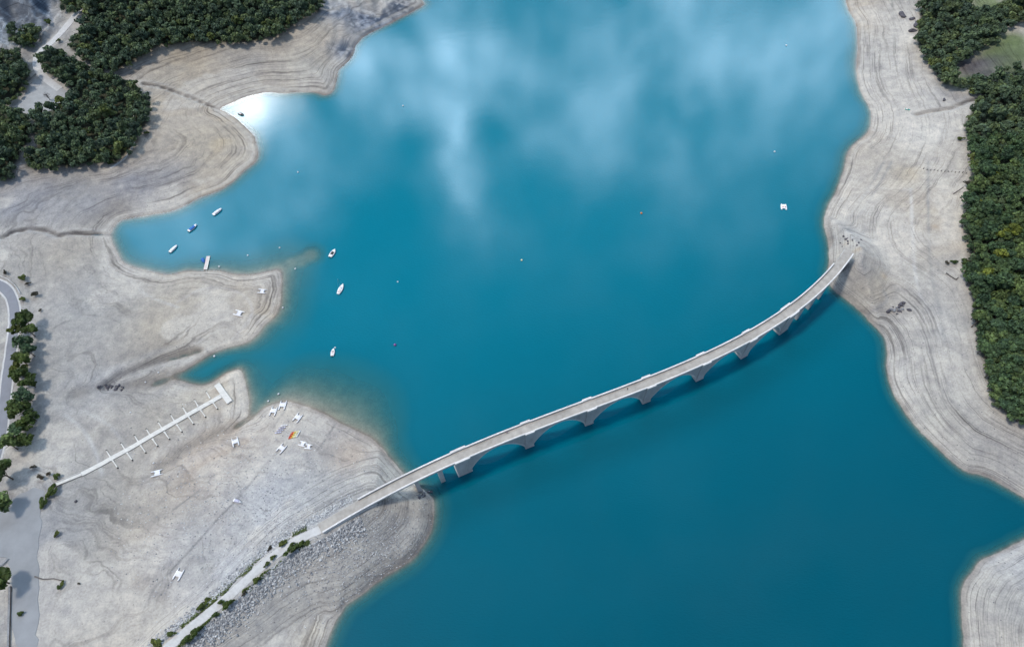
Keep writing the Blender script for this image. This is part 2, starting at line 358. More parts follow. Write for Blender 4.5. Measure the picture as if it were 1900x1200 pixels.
BL = [(400,270,75,TAN,.75),(340,110,80,TAN,.5),(560,120,60,(.40,.38,.34),.6),(455,105,70,GREY,.5),(250,350,70,BLUE,.75),(320,320,45,BLUE,.6),(60,370,70,BLUE,.8),(150,360,60,BLUE,.6),(110,410,40,(.36,.36,.38),.6),(150,335,60,GREY,.6),(215,395,40,BROWN,.55),(160,390,45,BLUE,.4),
      (330,570,110,TAN,.45),(120,460,70,TAN,.35),(400,545,60,WHITE,.35),(150,590,80,GREY,.6),(110,700,70,GREY,.6),(260,690,55,BROWN,.65),(330,670,45,BROWN,.55),(400,645,30,BROWN,.5),(190,715,40,BLUE,.5),(330,790,70,(.40,.39,.36),.5),
      (360,860,60,PINK,.7),(420,830,50,PINK,.6),(470,800,45,PINK,.5),(240,960,70,TAN,.35),(300,1010,70,PINK,.3),(120,960,80,GREY,.7),(150,1080,80,GREY,.6),(90,800,60,GREY,.6),(150,900,55,GREY,.5),
      (430,1020,110,(.41,.42,.44),.75),(520,930,80,(.42,.425,.44),.6),(620,880,80,GREY,.6),(680,1000,80,(.35,.345,.34),.5),(650,840,35,PINK,.6),(590,800,45,(.33,.31,.30),.6),(640,790,40,(.33,.30,.28),.5),(770,985,12,WHITE,.7),(735,1005,12,WHITE,.6),(560,1120,70,GREY,.5),(470,1160,60,GREY,.4),(575,1180,25,TAN,.6),
      (690,45,60,(.21,.24,.30),1),(645,95,34,(.21,.24,.30),.95),(620,15,34,(.19,.23,.30),1),(740,20,40,(.27,.28,.31),.9),(20,20,75,(.16,.225,.31),1),(80,20,60,(.15,.21,.29),.95),(10,60,50,(.2,.25,.31),.8),
      (1660,80,70,WHITE,.7),(1700,260,70,WHITE,.75),(1740,330,60,WHITE,.6),(1620,330,50,WHITE,.5),(1700,700,60,WHITE,.5),(1740,500,50,WHITE,.4),(1640,470,40,WHITE,.4),(1620,400,50,GREY,.5),(1580,440,45,(.33,.34,.35),.6),(1700,420,50,WHITE,.35),(1680,320,30,TAN,.6),(1700,500,50,(.36,.345,.32),.6),(1600,510,32,BLUE,.5),(1625,540,40,TAN,.35),(1760,600,60,GREY,.6),(1720,640,45,WHITE,.4),(1750,180,35,BLUE,.5),
      (1660,600,35,(.30,.285,.27),.6),(1780,780,80,(.37,.36,.335),.6),(1860,830,60,(.29,.28,.275),.7),(1880,1050,50,(.40,.41,.43),.6),(1830,1100,50,(.39,.375,.345),.6),(1885,1150,40,GREY,.6),(1592,462,6,OCH,.5),(1570,452,5,OCH,.4),(1735,420,6,OCH,.5),(1640,512,6,OCH,.4),
      (40,1000,60,BLUE,.4),(60,1150,60,BLUE,.4),(60,210,50,(.36,.37,.38),.6),(25,320,40,BLUE,.5)]
for px, py, r, col, s in BL:
    p = hit(px, py); rr = r/3.2
    w = np.exp(-((X-p.x)**2+(Y-p.y)**2)/rr**2)*(.45+1.1*fbm(X*.045+px, Y*.045, 61, 4)); blend(w, col, s)
for px, py, r in ((695,40,62),(650,95,34),(618,14,30),(745,12,34),(20,20,60),(75,25,50)):   # broken dark rock showing through
    p = hit(px, py); q = r/3.0; w = np.exp(-(((X-p.x)**2+(Y-p.y)**2)/q**2)**1.5)
    nn = .55*fbm(X*.34+py, Y*.42, 63, 4)+.45*fbm(X*.1+py, Y*.1, 64, 3); blend(w*sst(.46, .52, nn), (.05, .07, .105), .85); blend(w*sst(.44, .36, nn), (.36, .38, .42), .6)
STR = np.clip(.5+.6*sst(.07, .26, slope), 0, 1)*(.55+.6*fbm(X*.02, Y*.02, 97, 3))*sst(.015, .07, slope)*sst(.2, 3, TD)
# wet rim at the waterline, and the sunken bed
edge = fbm(X*.12, Y*.12, 71, 3)
blend(sst(2.4, .2, TD+(edge-.5)*3)*sst(-2.5, -.2, TD), (.22, .19, .17), .7)
blend(sst(5.5, 4.6, TD+(edge-.5)*2)*sst(2.4, 3.3, TD+(edge-.5)*2), (.46, .43, .39), .4)
blend(sst(0, -2, TD), (.36, .36, .31), .9)
for pts, wd, dp in CREEKS:
    d = pldist(X, Y, hl(pts)); blend(np.exp(-(d/(wd*.8))**2)*sst(-2, 3, TD), (.07, .065, .07), .85 if dp > 1.7 else .3)
    blend(np.exp(-((d-wd*2.2)/(wd))**2)*sst(-2, 3, TD), (.48, .48, .48), .25)
TRK = [[(283,1095),(325,1050),(368,1004),(400,966),(425,942),(457,907),(493,859),(536,819)],[(400,881),(440,862),(471,842),(493,813),(519,774),(530,760)],[(564,861),(598,825),(621,788)],[(513,878),(457,874),(402,878),(363,888),(330,902)],[(303,959),(334,936),(377,905),(416,860),(437,828)],
       [(255,1160),(283,1095)],[(66,1070),(85,1074),(105,1073),(118,1076)],[(100,608),(118,598),(140,592),(155,588)],[(90,455),(150,470),(210,520),(245,565)],[(130,455),(175,500),(225,560)]]
for q in TRK:
    d = pldist(X, Y, hl(chaikin(q, 2))); blend(np.exp(-(d/.5)**2)*sst(.3, .6, fbm(X*.12, Y*.12, 81, 3)), (.13, .13, .14), .75)
# old wheel tracks and terrace lips on the right bank
for q, cc in (([(1655,0),(1660,60),(1660,100)],(.2,.2,.19)),([(1690,350),(1693,430),(1698,520),(1715,570),(1745,610)],(.52,.51,.5)),([(1722,300),(1722,420),(1728,520),(1745,575),(1752,640)],(.24,.24,.24)),([(1600,590),(1650,560),(1640,540)],(.26,.25,.25)),([(1640,300),(1600,370),(1560,430)],(.25,.25,.25)),([(1655,300),(1612,375),(1572,428)],(.24,.24,.24)),
              ([(1725,640),(1735,700),(1760,740),(1810,790),(1850,850)],(.23,.22,.215)),([(700,935),(722,965),(715,1010),(695,1030)],(.25,.25,.25)),([(712,930),(735,965),(727,1010),(700,1040)],(.24,.24,.25)),([(555,1180),(560,1140),(590,1105),(630,1080),(680,1062)],(.22,.22,.225)),([(570,1180),(575,1145),(600,1112),(640,1085),(690,1068)],(.23,.23,.235)),
              ([(120,770),(150,790),(175,830),(190,880)],(.48,.48,.48)),([(150,760),(210,790),(245,850)],(.48,.47,.46)),([(330,560),(380,530),(450,540),(475,580),(440,620)],(.45,.42,.4)),([(200,470),(260,545),(330,570)],(.46,.44,.42))):
    d = pldist(X, Y, hl(chaikin(q, 2))); blend(np.exp(-(d/.9)**2)*(.3+fbm(X*.15, Y*.15, 83, 3)), cc, .7)
fm = np.zeros(X.shape)
for k, poly in forw.items(): fm = np.maximum(fm, sst(-2.5, 1.5, psdf(X, Y, poly)+(fbm(X*.2, Y*.2, 91, 3)-.5)*4))
blend(fm, (.045, .05, .03), .95)
blend(sst(200, 600, far)*(TZ > 3), (.07, .085, .055), .9)
d = pldist(X, Y, emb[3:]); rub = sst(11, 5, d)*sst(2, 4, d)
blend(rub, (.30, .30, .305), .6)
for px, py, r, k in ((280,365,70,.9),(200,395,40,.9),(230,690,60,.8),(340,665,50,.9),(430,280,70,.5),(480,140,90,.6),(1650,610,60,.6),(1850,850,80,.7),(1690,420,70,.3)):
    p = hit(px, py); STR = STR*(1+k*np.exp(-((X-p.x)**2+(Y-p.y)**2)/(r/3.2)**2))
ridge = 1-np.abs(fbm(X*.035, Y*.035, 102, 4)-.5)*9
blend(np.clip(ridge, 0, 1)*sst(6, 16, TD)*(1-fm)*.55, (.22, .205, .19), .5)
pal = fbm(X*.022, Y*.03, 105, 5); blend(sst(.54, .62, pal)*(1-fm), (.49, .46, .42), .5); blend(sst(.46, .38, pal)*(1-fm), (.29, .275, .26), .25)
for px, py, r in ((1830,5,28),(1872,90,36),(1845,104,26),(1880,75,22)):
    p = hit(px, py); blend(np.exp(-((X-p.x)**2+(Y-p.y)**2)/(r/2.6)**2)*1.3, (.115, .15, .07), .9)
for px, py, r, cc in ((1770,152,14,(.10,.125,.07)),(1800,148,18,(.09,.12,.065)),(1830,135,20,(.085,.085,.08)),(1800,128,16,(.085,.08,.08)),(1870,118,22,(.10,.125,.07)),(1895,105,20,(.11,.14,.07))):
    p = hit(px, py); blend(np.exp(-((X-p.x)**2+(Y-p.y)**2)/(r/2.4)**2)*(.6+.8*fbm(X*.1, Y*.1, 19, 3)), cc, .95)
p = hit(1815, 118); blend(np.exp(-(((X-p.x)/16)**2+((Y-p.y)/7)**2)), (.08, .075, .085), .9)
STR = STR*(1-.3*sst(150, 220, X))+.55*sst(15, 5, TD)*sst(.3, 2.5, TD)
STR = np.clip(STR*(1-fm)*(1-rub), 0, 1)
def grid_mesh(name, X, Y, Zv, mat, keep=None):
    nx, ny = X.shape; v = np.stack([X, Y, Zv], -1).reshape(-1, 3).astype(np.float32)
    idx = np.arange(nx*ny).reshape(nx, ny)
    f = np.stack([idx[:-1, :-1], idx[1:, :-1], idx[1:, 1:], idx[:-1, 1:]], -1).reshape(-1, 4)
    if keep is not None: f = f[keep.reshape(-1)]
    me = bpy.data.meshes.new(name); me.vertices.add(len(v)); me.vertices.foreach_set('co', v.ravel())
    me.loops.add(f.size); me.loops.foreach_set('vertex_index', f.ravel().astype(np.int32))
    me.polygons.add(len(f)); me.polygons.foreach_set('loop_start', np.arange(0, f.size, 4, dtype=np.int32))
    me.polygons.foreach_set('use_smooth', np.ones(len(f), bool))
    me.update(); me.materials.append(mat)
    o = bpy.data.objects.new(name, me); COL.objects.link(o); return o
m, nt, out = nmat('dry_lake_bed'); b = N(nt, 'ShaderNodeBsdfPrincipled', Roughness=.95); b.inputs['Specular IOR Level'].default_value = .12
at = N(nt, 'ShaderNodeAttribute', attribute_name='Col'); st = N(nt, 'ShaderNodeAttribute', attribute_name='strata')
geo = N(nt, 'ShaderNodeNewGeometry'); sep = N(nt, 'ShaderNodeSeparateXYZ'); nt.links.new(geo.outputs['Position'], sep.inputs[0])
wob = N(nt, 'ShaderNodeTexNoise', Scale=.035, Detail=4.); nt.links.new(geo.outputs['Position'], wob.inputs['Vector'])
hh = mth(nt, 'ADD', sep.outputs[2], mth(nt, 'MULTIPLY', wob.outputs[0], .7))
def strata(fr, xy, det):
    cb = N(nt, 'ShaderNodeCombineXYZ')
    nt.links.new(mth(nt, 'MULTIPLY', sep.outputs[0], xy), cb.inputs[0]); nt.links.new(mth(nt, 'MULTIPLY', sep.outputs[1], xy), cb.inputs[1]); nt.links.new(mth(nt, 'MULTIPLY', hh, fr), cb.inputs[2])
    n = N(nt, 'ShaderNodeTexNoise', Scale=1., Detail=det, Roughness=.6); nt.links.new(cb.outputs[0], n.inputs['Vector']); return n.outputs[0]
s0_ = strata(8., .03, 4.); s1 = strata(2.6, .02, 4.); s2 = strata(.75, .008, 2.)
sl = mth(nt, 'ADD', mth(nt, 'MULTIPLY', s0_, .38), mth(nt, 'ADD', mth(nt, 'MULTIPLY', s1, .40), mth(nt, 'MULTIPLY', s2, .22)))
sr = ramp(nt, sl, [(.36, (.30, .29, .29)), (.435, (.66, .65, .65)), (.475, (.97, .97, .97)), (.56, (1.06, 1.06, 1.05)), (.64, (1.24, 1.22, 1.2))])
c1 = mixc(nt, st.outputs['Fac'], at.outputs['Color'], mixc(nt, 1., at.outputs['Color'], sr, 'MULTIPLY'))
g1 = N(nt, 'ShaderNodeTexNoise', Scale=1.1, Detail=6., Roughness=.75); nt.links.new(geo.outputs['Position'], g1.inputs['Vector'])
g2 = N(nt, 'ShaderNodeTexNoise', Scale=.22, Detail=5., Roughness=.6); nt.links.new(geo.outputs['Position'], g2.inputs['Vector'])
gr = ramp(nt, g1.outputs[0], [(.34, (.80, .80, .81)), (.5, (1., 1., 1.)), (.66, (1.14, 1.14, 1.12))]); gr2 = ramp(nt, g2.outputs[0], [(.32, (.82, .82, .84)), (.68, (1.15, 1.14, 1.11))])
c2 = mixc(nt, 1., mixc(nt, 1., c1, gr, 'MULTIPLY'), gr2, 'MULTIPLY')
vo = N(nt, 'ShaderNodeTexVoronoi', Scale=.33); nt.links.new(geo.outputs['Position'], vo.inputs['Vector'])      # single dark stones
spk = mth(nt, 'LESS_THAN', vo.outputs['Distance'], .10)
c3 = mixc(nt, mth(nt, 'MULTIPLY', mth(nt, 'MULTIPLY', spk, mth(nt, 'ADD', st.outputs['Fac'], .25, clamp=True)), .7), c2, (.11, .11, .12))
nt.links.new(c3, b.inputs['Base Color'])
hb = mth(nt, 'ADD', mth(nt, 'MULTIPLY', mth(nt, 'MULTIPLY', sl, st.outputs['Fac']), 1.6), mth(nt, 'MULTIPLY', g1.outputs[0], .5))
bn = N(nt, 'ShaderNodeBump', Strength=.4, Distance=.5); nt.links.new(hb, bn.inputs['Height']); nt.links.new(bn.outputs[0], b.inputs['Normal'])
nt.links.new(b.outputs[0], out.inputs[0])
ter = grid_mesh('ground', X, Y, TZ, m); tag(ter, kind='structure')
a = ter.data.attributes.new('Col', 'FLOAT_COLOR', 'POINT'); a.data.foreach_set('color', np.concatenate([C, np.ones(X.shape+(1,))], -1).astype(np.float32).ravel())
a = ter.data.attributes.new('strata', 'FLOAT', 'POINT'); a.data.foreach_set('value', STR.astype(np.float32).ravel())

# ------------------------------------------------------------------ water
m, nt, out = nmat('turquoise_water')
at = N(nt, 'ShaderNodeAttribute', attribute_name='depth'); geo = N(nt, 'ShaderNodeNewGeometry')
cl = N(nt, 'ShaderNodeTexNoise', Scale=.05, Detail=5.); nt.links.new(geo.outputs['Position'], cl.inputs['Vector'])
silt_sky = mth(nt, 'ADD', .75, mth(nt, 'MULTIPLY', cl.outputs[0], .5))
op = mth(nt, 'SUBTRACT', 1., mth(nt, 'POWER', 2.718, mth(nt, 'MULTIPLY', mth(nt, 'MULTIPLY', at.outputs['Fac'], -.7), silt_sky)))
sky_tone = N(nt, 'ShaderNodeAttribute', attribute_name='silt_sky')
body = mixc(nt, ramp(nt, mth(nt, 'DIVIDE', at.outputs['Fac'], 4.), [(0, (1, 1, 1)), (.35, (.45,)*3), (1, (0, 0, 0))]), ramp(nt, sky_tone.outputs['Fac'], [(0, (0, .074, .110)), (.45, (0, .118, .172)), (1, (0, .158, .226))]), (.03, .165, .170))  # body colour ramp includes the painted sky brightness gradient
df = N(nt, 'ShaderNodeBsdfDiffuse'); nt.links.new(body, df.inputs[0])
tr = N(nt, 'ShaderNodeBsdfTransparent'); nt.links.new(ramp(nt, op, [(0, (1, 1, 1)), (1, (.35, .8, .85))]), tr.inputs[0])
mx = N(nt, 'ShaderNodeMixShader'); nt.links.new(op, mx.inputs[0]); nt.links.new(tr.outputs[0], mx.inputs[1]); nt.links.new(df.outputs[0], mx.inputs[2])
w1 = N(nt, 'ShaderNodeTexNoise', Scale=.9, Detail=4., Roughness=.6); w2n = N(nt, 'ShaderNodeTexNoise', Scale=.12, Detail=3.)
mp = N(nt, 'ShaderNodeMapping'); mp.inputs['Scale'].default_value = (.7, 1.5, 1); nt.links.new(geo.outputs['Position'], mp.inputs[0])
nt.links.new(mp.outputs[0], w1.inputs['Vector']); nt.links.new(mp.outputs[0], w2n.inputs['Vector'])
b3 = N(nt, 'ShaderNodeBump', Strength=.5, Distance=.35); nt.links.new(w1.outputs[0], b3.inputs['Height']); nt.links.new(b3.outputs[0], df.inputs['Normal'])
bn = N(nt, 'ShaderNodeBump', Strength=.035, Distance=.25); nt.links.new(mth(nt, 'ADD', w1.outputs[0], mth(nt, 'MULTIPLY', w2n.outputs[0], 1.5)), bn.inputs['Height'])
gl = N(nt, 'ShaderNodeBsdfGlossy'); gust = N(nt, 'ShaderNodeTexNoise', Scale=.022, Detail=6., Roughness=.6); gmp = N(nt, 'ShaderNodeMapping'); gmp.inputs['Scale'].default_value = (.6, 1.7, 1); nt.links.new(geo.outputs['Position'], gmp.inputs[0]); nt.links.new(gmp.outputs[0], gust.inputs['Vector']); nt.links.new(ramp(nt, gust.outputs[0], [(.4, (.012,)*3), (.62, (.05,)*3)]), gl.inputs['Roughness']); nt.links.new(bn.outputs[0], gl.inputs['Normal'])
fr = N(nt, 'ShaderNodeFresnel', IOR=1.333)
m2 = N(nt, 'ShaderNodeMixShader'); nt.links.new(fr.outputs[0], m2.inputs[0]); nt.links.new(mx.outputs[0], m2.inputs[1]); nt.links.new(gl.outputs[0], m2.inputs[2])
nt.links.new(m2.outputs[0], out.inputs[0])
WX = np.r_[-6000, -3000, -1500, -800, np.arange(-540, 545, 1.8), 800, 1500, 3000, 6000]; WY = np.r_[-6000, -2500, -900, -300, -80, np.arange(0, 560, 1.8), 700, 1000, 2000, 4000, 6000]
XW, YW = np.meshgrid(WX, WY, indexing='ij')
dp = -cubic(Z, XW, YW)
kp = np.maximum.reduce([dp[:-1, :-1], dp[1:, :-1], dp[1:, 1:], dp[:-1, 1:]]) > -1.2
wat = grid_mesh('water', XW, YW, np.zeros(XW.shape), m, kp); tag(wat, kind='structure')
sv = np.clip(1-(300-YW+.35*(XW+50))/330, 0, 1); sv = sv*sv*(3-2*sv)+.14*(fbm(XW*.012, YW*.02, 15, 4)-.5)  # sky brightness painted into the water colour: paler north, darker south-east, plus noise
a = wat.data.attributes.new('silt_sky', 'FLOAT', 'POINT'); a.data.foreach_set('value', np.clip(sv, 0, 1).astype(np.float32).ravel())
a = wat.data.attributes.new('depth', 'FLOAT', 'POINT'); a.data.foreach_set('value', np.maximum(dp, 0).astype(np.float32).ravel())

# ------------------------------------------------------------------ roads, path, yards
def ribbon(name, pts, hw, mat, lift=.14, zs=None):
    P = chaikin([p[:2] for p in pts], 3); secs = []
    P = np.array(P); s = np.r_[0, np.cumsum(np.hypot(*np.diff(P, axis=0).T))]
    n = max(int(s[-1]/1.2), 4); q = np.linspace(0, s[-1], n); x = np.interp(q, s, P[:, 0]); y = np.interp(q, s, P[:, 1])
    tx = np.gradient(x); ty = np.gradient(y); L = np.hypot(tx, ty); tx /= L; ty /= L
    w = hw*(1+.12*(fbm(q*.15, q*0, 7, 3)-.5)*2)
    zc = np.maximum.reduce([cubic(Z, x-ty*o, y+tx*o) for o in (-hw, -hw*.5, 0, hw*.5, hw)])
    for i in range(n): secs.append([(x[i]-ty[i]*o*w[i], y[i]+tx[i]*o*w[i], zc[i]+z) for o, z in ((-1, -.5), (-1, lift), (-.4, lift+.03), (.4, lift+.03), (1, lift), (1, -.5))])
    o = MB().loft(secs).build(name, mat); return tag(o, kind='structure')
ribbon('road_shoulder', roadw['road_left'][0], 3.5, MT['path'], .08)
ribbon('asphalt_road', roadw['road_left'][0], 2.55, MT['tarmac'], .16)
ribbon('hillside_road', roadw['road_hill'][0], 2.6, MT['path'])
ribbon('footpath', roadw['footpath'][0], .8, MT['path'])
ribbon('causeway_path', cwp, 1.9, MT['path'])
for k, nm, mt in (('gravel_lot', 'gravel_lot', MT['lot']), ('asphalt_yard', 'asphalt_yard', MT['asphalt'])):
    q, pl = lotw[k]; n = len(q); cx = sum(p[0] for p in q)/n; cy = sum(p[1] for p in q)/n
    mb = MB(); mb.add([(x, y, pl[0]*x+pl[1]*y+pl[2]+.12) for x, y in q]+[(x+(x-cx)*.05, y+(y-cy)*.02, pl[0]*x+pl[1]*y+pl[2]-.5) for x, y in q], [tuple(range(n))]+[(i, (i+1) % n, n+(i+1) % n, n+i) for i in range(n)])
    tag(mb.build(nm, mt), kind='structure')

# ------------------------------------------------------------------ bridge
br = thing('arch_bridge', 'long curved pale concrete arch bridge crossing the turquoise lake', 'bridge', (0, 0, 0))
def run(s0, s1, step=1.5): return np.linspace(s0, s1, max(2, int((s1-s0)/step)+1))
def sweep(s0, s1, prof, step=1.5): return [[bpt(s, n, z) for n, z in prof] for s in run(s0, s1, step)]
sA, sB = sat(855, 847), sat(1466, 578)
piers = [sA]+[sat(*p) for p in ((979,795),(1094,751),(1203,709),(1306,668),(1391,625))]+[sB]
hwP = [3.6]+[2.25]*5+[3.3]
s0 = 0.0; S0 = sat(640, 953); HW = 2.3
MB().loft(sweep(-12, SEND, [(-HW+.05, HD-.45), (-HW+.05, HD), (-HW*.5, HD+.05), (HW*.5, HD+.05), (HW-.05, HD), (HW-.05, HD-.45)])).build('roadway', MT['roadway'], br)
sR = sat(1551, 493); sNL = sat(668, 936)
for sg, a0, a1 in ((1, sNL, sR), (-1, -11.5, SEND-1.5)):      # parapets, broken at the piers where the refuges stand
    cuts = [(p-h, p+h) for p, h in zip(piers, hwP)]; cur = a0; segs = []
    for c0, c1 in cuts:
        if c0 > cur: segs.append((cur, c0))
        cur = c1
    segs.append((cur, a1)); mb = MB()
    for u0, u1 in segs: mb.loft(sweep(u0, u1, [(sg*HW, HD-.55), (sg*HW, HD+.95), (sg*(HW-.1), HD+1.0), (sg*(HW+.55), HD+1.0), (sg*(HW+.6), HD+.9), (sg*(HW+.5), HD-.55)]))
    mb.build('parapet', MT['conc'], br)
    for (c0, c1) in cuts:                                       # refuge
        o = MB().loft(sweep(c0-.15, c1+.15, [(sg*(HW+.05), HD-.5), (sg*(HW+.05), HD+1.05), (sg*(HW+1.1), HD+1.05), (sg*(HW+1.1), HD-.5)], 3)).build('refuge', MT['conc'], br)
BW = 2.4
for p, h in zip(piers, hwP):                                    # piers: battered shafts up to the deck
    mb = MB(); secs = []
    for z, k, o in ((-9, 1.08, .8), (.5, 1.04, .7), (.51, .96, .55), (HD-.52, 1.0, .5)):
        secs.append([bpt(p+a*h*k, nn*(BW+o), z) for a, nn in ((-1, -1), (1, -1), (1, 1), (-1, 1))])
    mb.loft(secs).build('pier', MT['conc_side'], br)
for i in range(6):                                              # arches with their spandrel walls
    a, b = piers[i]+hwP[i]*.9, piers[i+1]-hwP[i+1]*.9; mid = (a+b)/2; half = (b-a)/2-.05; secs = []
    for k in range(33):
        th = math.pi*k/32; s = mid-half*math.cos(th); zi = .6+(HD-1.7-.6)*(math.sin(th))**1.75
        secs.append([bpt(s, n, z) for n, z in ((-BW, zi), (-BW, HD-.5), (BW, HD-.5), (BW, zi))])
    mb = MB(); mb.loft(secs)
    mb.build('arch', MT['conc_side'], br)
    rb = MB()                                                   # arch ring standing slightly proud
    for sg in (-1, 1):
        secs = []
        for k in range(33):
            th = math.pi*k/32; s = mid-half*math.cos(th); zi = .6+(HD-1.7-.6)*(math.sin(th))**1.75
            so = mid-(half+.8)*math.cos(th); zo = min(.6+(HD-1.0-.6)*(math.sin(th))**1.75, HD-.6)
            secs.append([bpt(s, sg*(BW-.1), zi-.01), bpt(so, sg*(BW-.1), zo), bpt(so, sg*(BW+.09), zo), bpt(s, sg*(BW+.09), zi-.01)])
        rb.loft(secs)
    rb.build('arch_ring', MT['conc'], br)
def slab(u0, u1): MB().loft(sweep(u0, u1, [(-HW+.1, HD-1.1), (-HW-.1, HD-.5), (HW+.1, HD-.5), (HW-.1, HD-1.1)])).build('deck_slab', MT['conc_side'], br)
slab(s_ab, sA-3.5); slab(sB+3.2, SEND-4)
for px, py, w in ((768,884,.9),(812,862,1.0),(1495,556,.8),(1517,537,.8),(1534,516,.8)):
    s = sat(px, py); secs = []
    zb = min(hz(*bp(s)), 0)-4
    for z, k in ((zb, 1.15), (HD-3.2, 1.0), (HD-1.9, 1.35), (HD-1.05, 2.2)): secs.append([bpt(s+a*w*k, nn*(BW-.25), z) for a, nn in ((-1, -1), (1, -1), (1, 1), (-1, 1))])
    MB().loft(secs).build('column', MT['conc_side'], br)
for u0, u1, nm in ((-12, s_ab, 'abutment'), (SEND-6, SEND-.3, 'abutment')):
    secs = [[bpt(s, n, z) for n, z in ((-HW-.25, 1), (-HW-.25, HD-.46), (HW+.25, HD-.46), (HW+.25, 1))] for s in run(u0, u1)]
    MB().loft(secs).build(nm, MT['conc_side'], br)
# coping line along the foot of the right-hand wing wall, lying against the bank
secs = []
for k, s in enumerate(run(-11, s_ab, 1.0)):
    x, y, _ = bpt(s, -HW-.75, 0); z = max(hz(x, y), 1)
    secs.append([bpt(s, n, zz) for n, zz in ((-HW-.3, z-.6), (-HW-.3, z+.4), (-HW-.75, z+.35), (-HW-.75, z-.6))])
MB().loft(secs).build('wing_wall_footing', MT['conc'], br)

# ------------------------------------------------------------------ boats and things by the water
def ground_mat(p, head, tilt=True):
    """matrix at p with x along head, z along the slope of the ground"""
    e = 1.5
    n = Vector((hz(p.x-e, p.y)-hz(p.x+e, p.y), hz(p.x, p.y-e)-hz(p.x, p.y+e), 2*e)).normalized() if tilt else Vector((0, 0, 1))
    x = Vector((head.x, head.y, 0)); x = (x-n*x.dot(n)).normalized(); y = n.cross(x)
    m = Matrix.Identity(4)
    for i in range(3): m[i][0] = x[i]; m[i][1] = y[i]; m[i][2] = n[i]; m[i][3] = p[i]
    return m
def pose(px, py, dx, dy, lpx, afloat):
    k = lpx/2/math.hypot(dx, dy)
    if afloat: a, b = un(px-dx*k, py-dy*k), un(px+dx*k, py+dy*k)
    else: a, b = hit(px-dx*k, py-dy*k), hit(px+dx*k, py+dy*k)
    c = (a+b)/2
    if afloat: c.z = 0
    else: c.z = hz(c.x, c.y)+.03
    L = math.hypot(b.x-a.x, b.y-a.y)
    return ground_mat(c, b-a, not afloat), L
def hull_secs(L, W, H, draft=.15, n=13, bow=2.2, transom=.8, inset=0, top=None):
    secs = []
    for i in range(n):
        t = i/(n-1); w = W/2*(transom+(1-transom)*math.sin(min(t/.45, 1)*math.pi/2))*(1-max(0, (t-.45)/.55)**bow)
        w = max(w-inset, .02); sh = H*(1+.35*max(0, t-.4)**2*2.5)
        x = -L/2+L*t
        if top is not None: sh = top*(1+.35*max(0, t-.4)**2*2.5)
        secs.append((x, w, sh))
    return secs
def hull(L, W, H, draft=.15, rim=True, **kw):
    mb = MB(); secs = []
    for x, w, sh in hull_secs(L, W, H, **kw):
        secs.append([(x, -w, sh), (x, -w*.92, sh*.3), (x, -w*.5, -draft), (x, w*.5, -draft), (x, w*.92, sh*.3), (x, w, sh), (x, w*.86, sh+.05), (x, -w*.86, sh+.05)])
    return mb.loft(secs)
def motorboat(px, py, dx, dy, lpx, label, cover=None, motor=True, wide=.38, hullm='white', cabin=False, afloat=True, name='motorboat', cat='boat', group=None):
    m, L = pose(px, py, dx, dy, lpx, afloat); W = L*wide
    t = thing(name, label, cat, mat=m, group=group)
    hull(L, W, L*.1+.15).build('hull', MT[hullm], t, True)
    H = L*.1+.2
    if cover:
        secs = []
        for x, w, sh in hull_secs(L, W*.96, H):
            if -L*.36 < x < L*.28: secs.append([(x, -w, sh-.03), (x, -w*.6, sh+.22), (x, 0, sh+.38), (x, w*.6, sh+.22), (x, w, sh-.03)])
        MB().loft(secs).build('cover', MT[cover], t, True)
    else:
        MB().loft([[(x, -w*.68, H+.012), (x, w*.68, H+.012), (x, w*.68, H+.045), (x, -w*.68, H+.045)] for x, w, sh in hull_secs(L, W, H) if -L*.4 < x < L*.1]).build('cockpit', MT['dark'] if cabin else MT['plank'], t)
        MB().box((-L*.3, 0, H+.12), (L*.05, W*.3, .12)).build('bench', MT['white'], t)
        ws = MB().loft([[(L*.1, -W*.33, H+.02), (L*.16, -W*.28, H+.02), (L*.1, -W*.28, H+.45), (L*.07, -W*.33, H+.45)], [(L*.1, W*.33, H+.02), (L*.16, W*.28, H+.02), (L*.1, W*.28, H+.45), (L*.07, W*.33, H+.45)]]).build('windscreen', MT['glass'], t)
    if motor:
        o = MB().box((-L/2-.22, 0, H*.9), (.22, .17, .32), taper=.75).build('outboard_motor', MT['dark'], t)
        MB().box((-L/2-.2, 0, H*.3-.2), (.06, .06, .4)).build('motor_leg', MT['alu'], o)
    return t
motorboat(404, 394, 16, -12, 20, 'white motorboat moored farthest up the inlet, nearest the headland', cover='cloth', motor=False)
motorboat(358, 424, 16, -13, 20, 'white motorboat under a bright blue cover moored in the inlet', cover='blue')
motorboat(322.5, 462.5, 14, -13, 19, 'white motorboat moored closest to the head of the inlet', cover='white')
motorboat(617.5, 470.5, 9, -13, 17, 'small white motorboat with a dark cockpit, upper of the three off the sunken spit', cabin=True, wide=.45)
motorboat(618, 654, 3, -14, 14, 'small pale motorboat with black outboard, lowest of the three boats off the point', wide=.45)
t = motorboat(448, 213, 11, 4, 10, 'small dark dinghy floating on the glaring white water by the headland', motor=False, hullm='dark', wide=.45, name='dinghy')
motorboat(377.5, 484, 3, 6, 9, 'small blue boat tied to the left side of the floating dock', cover='blue', motor=False, hullm='blue', wide=.5, name='dinghy')
motorboat(1684, 204, 9, 2, 9, 'small teal boat lying on the pale right bank by a creek', motor=False, hullm='teal', afloat=False, wide=.4, name='rowing_boat')
motorboat(441, 930, 12, 4, 15, 'white dinghy with a blue cover over its stern beached on the grey shingle', cover='lilac', motor=False, afloat=False, wide=.42, name='dinghy')
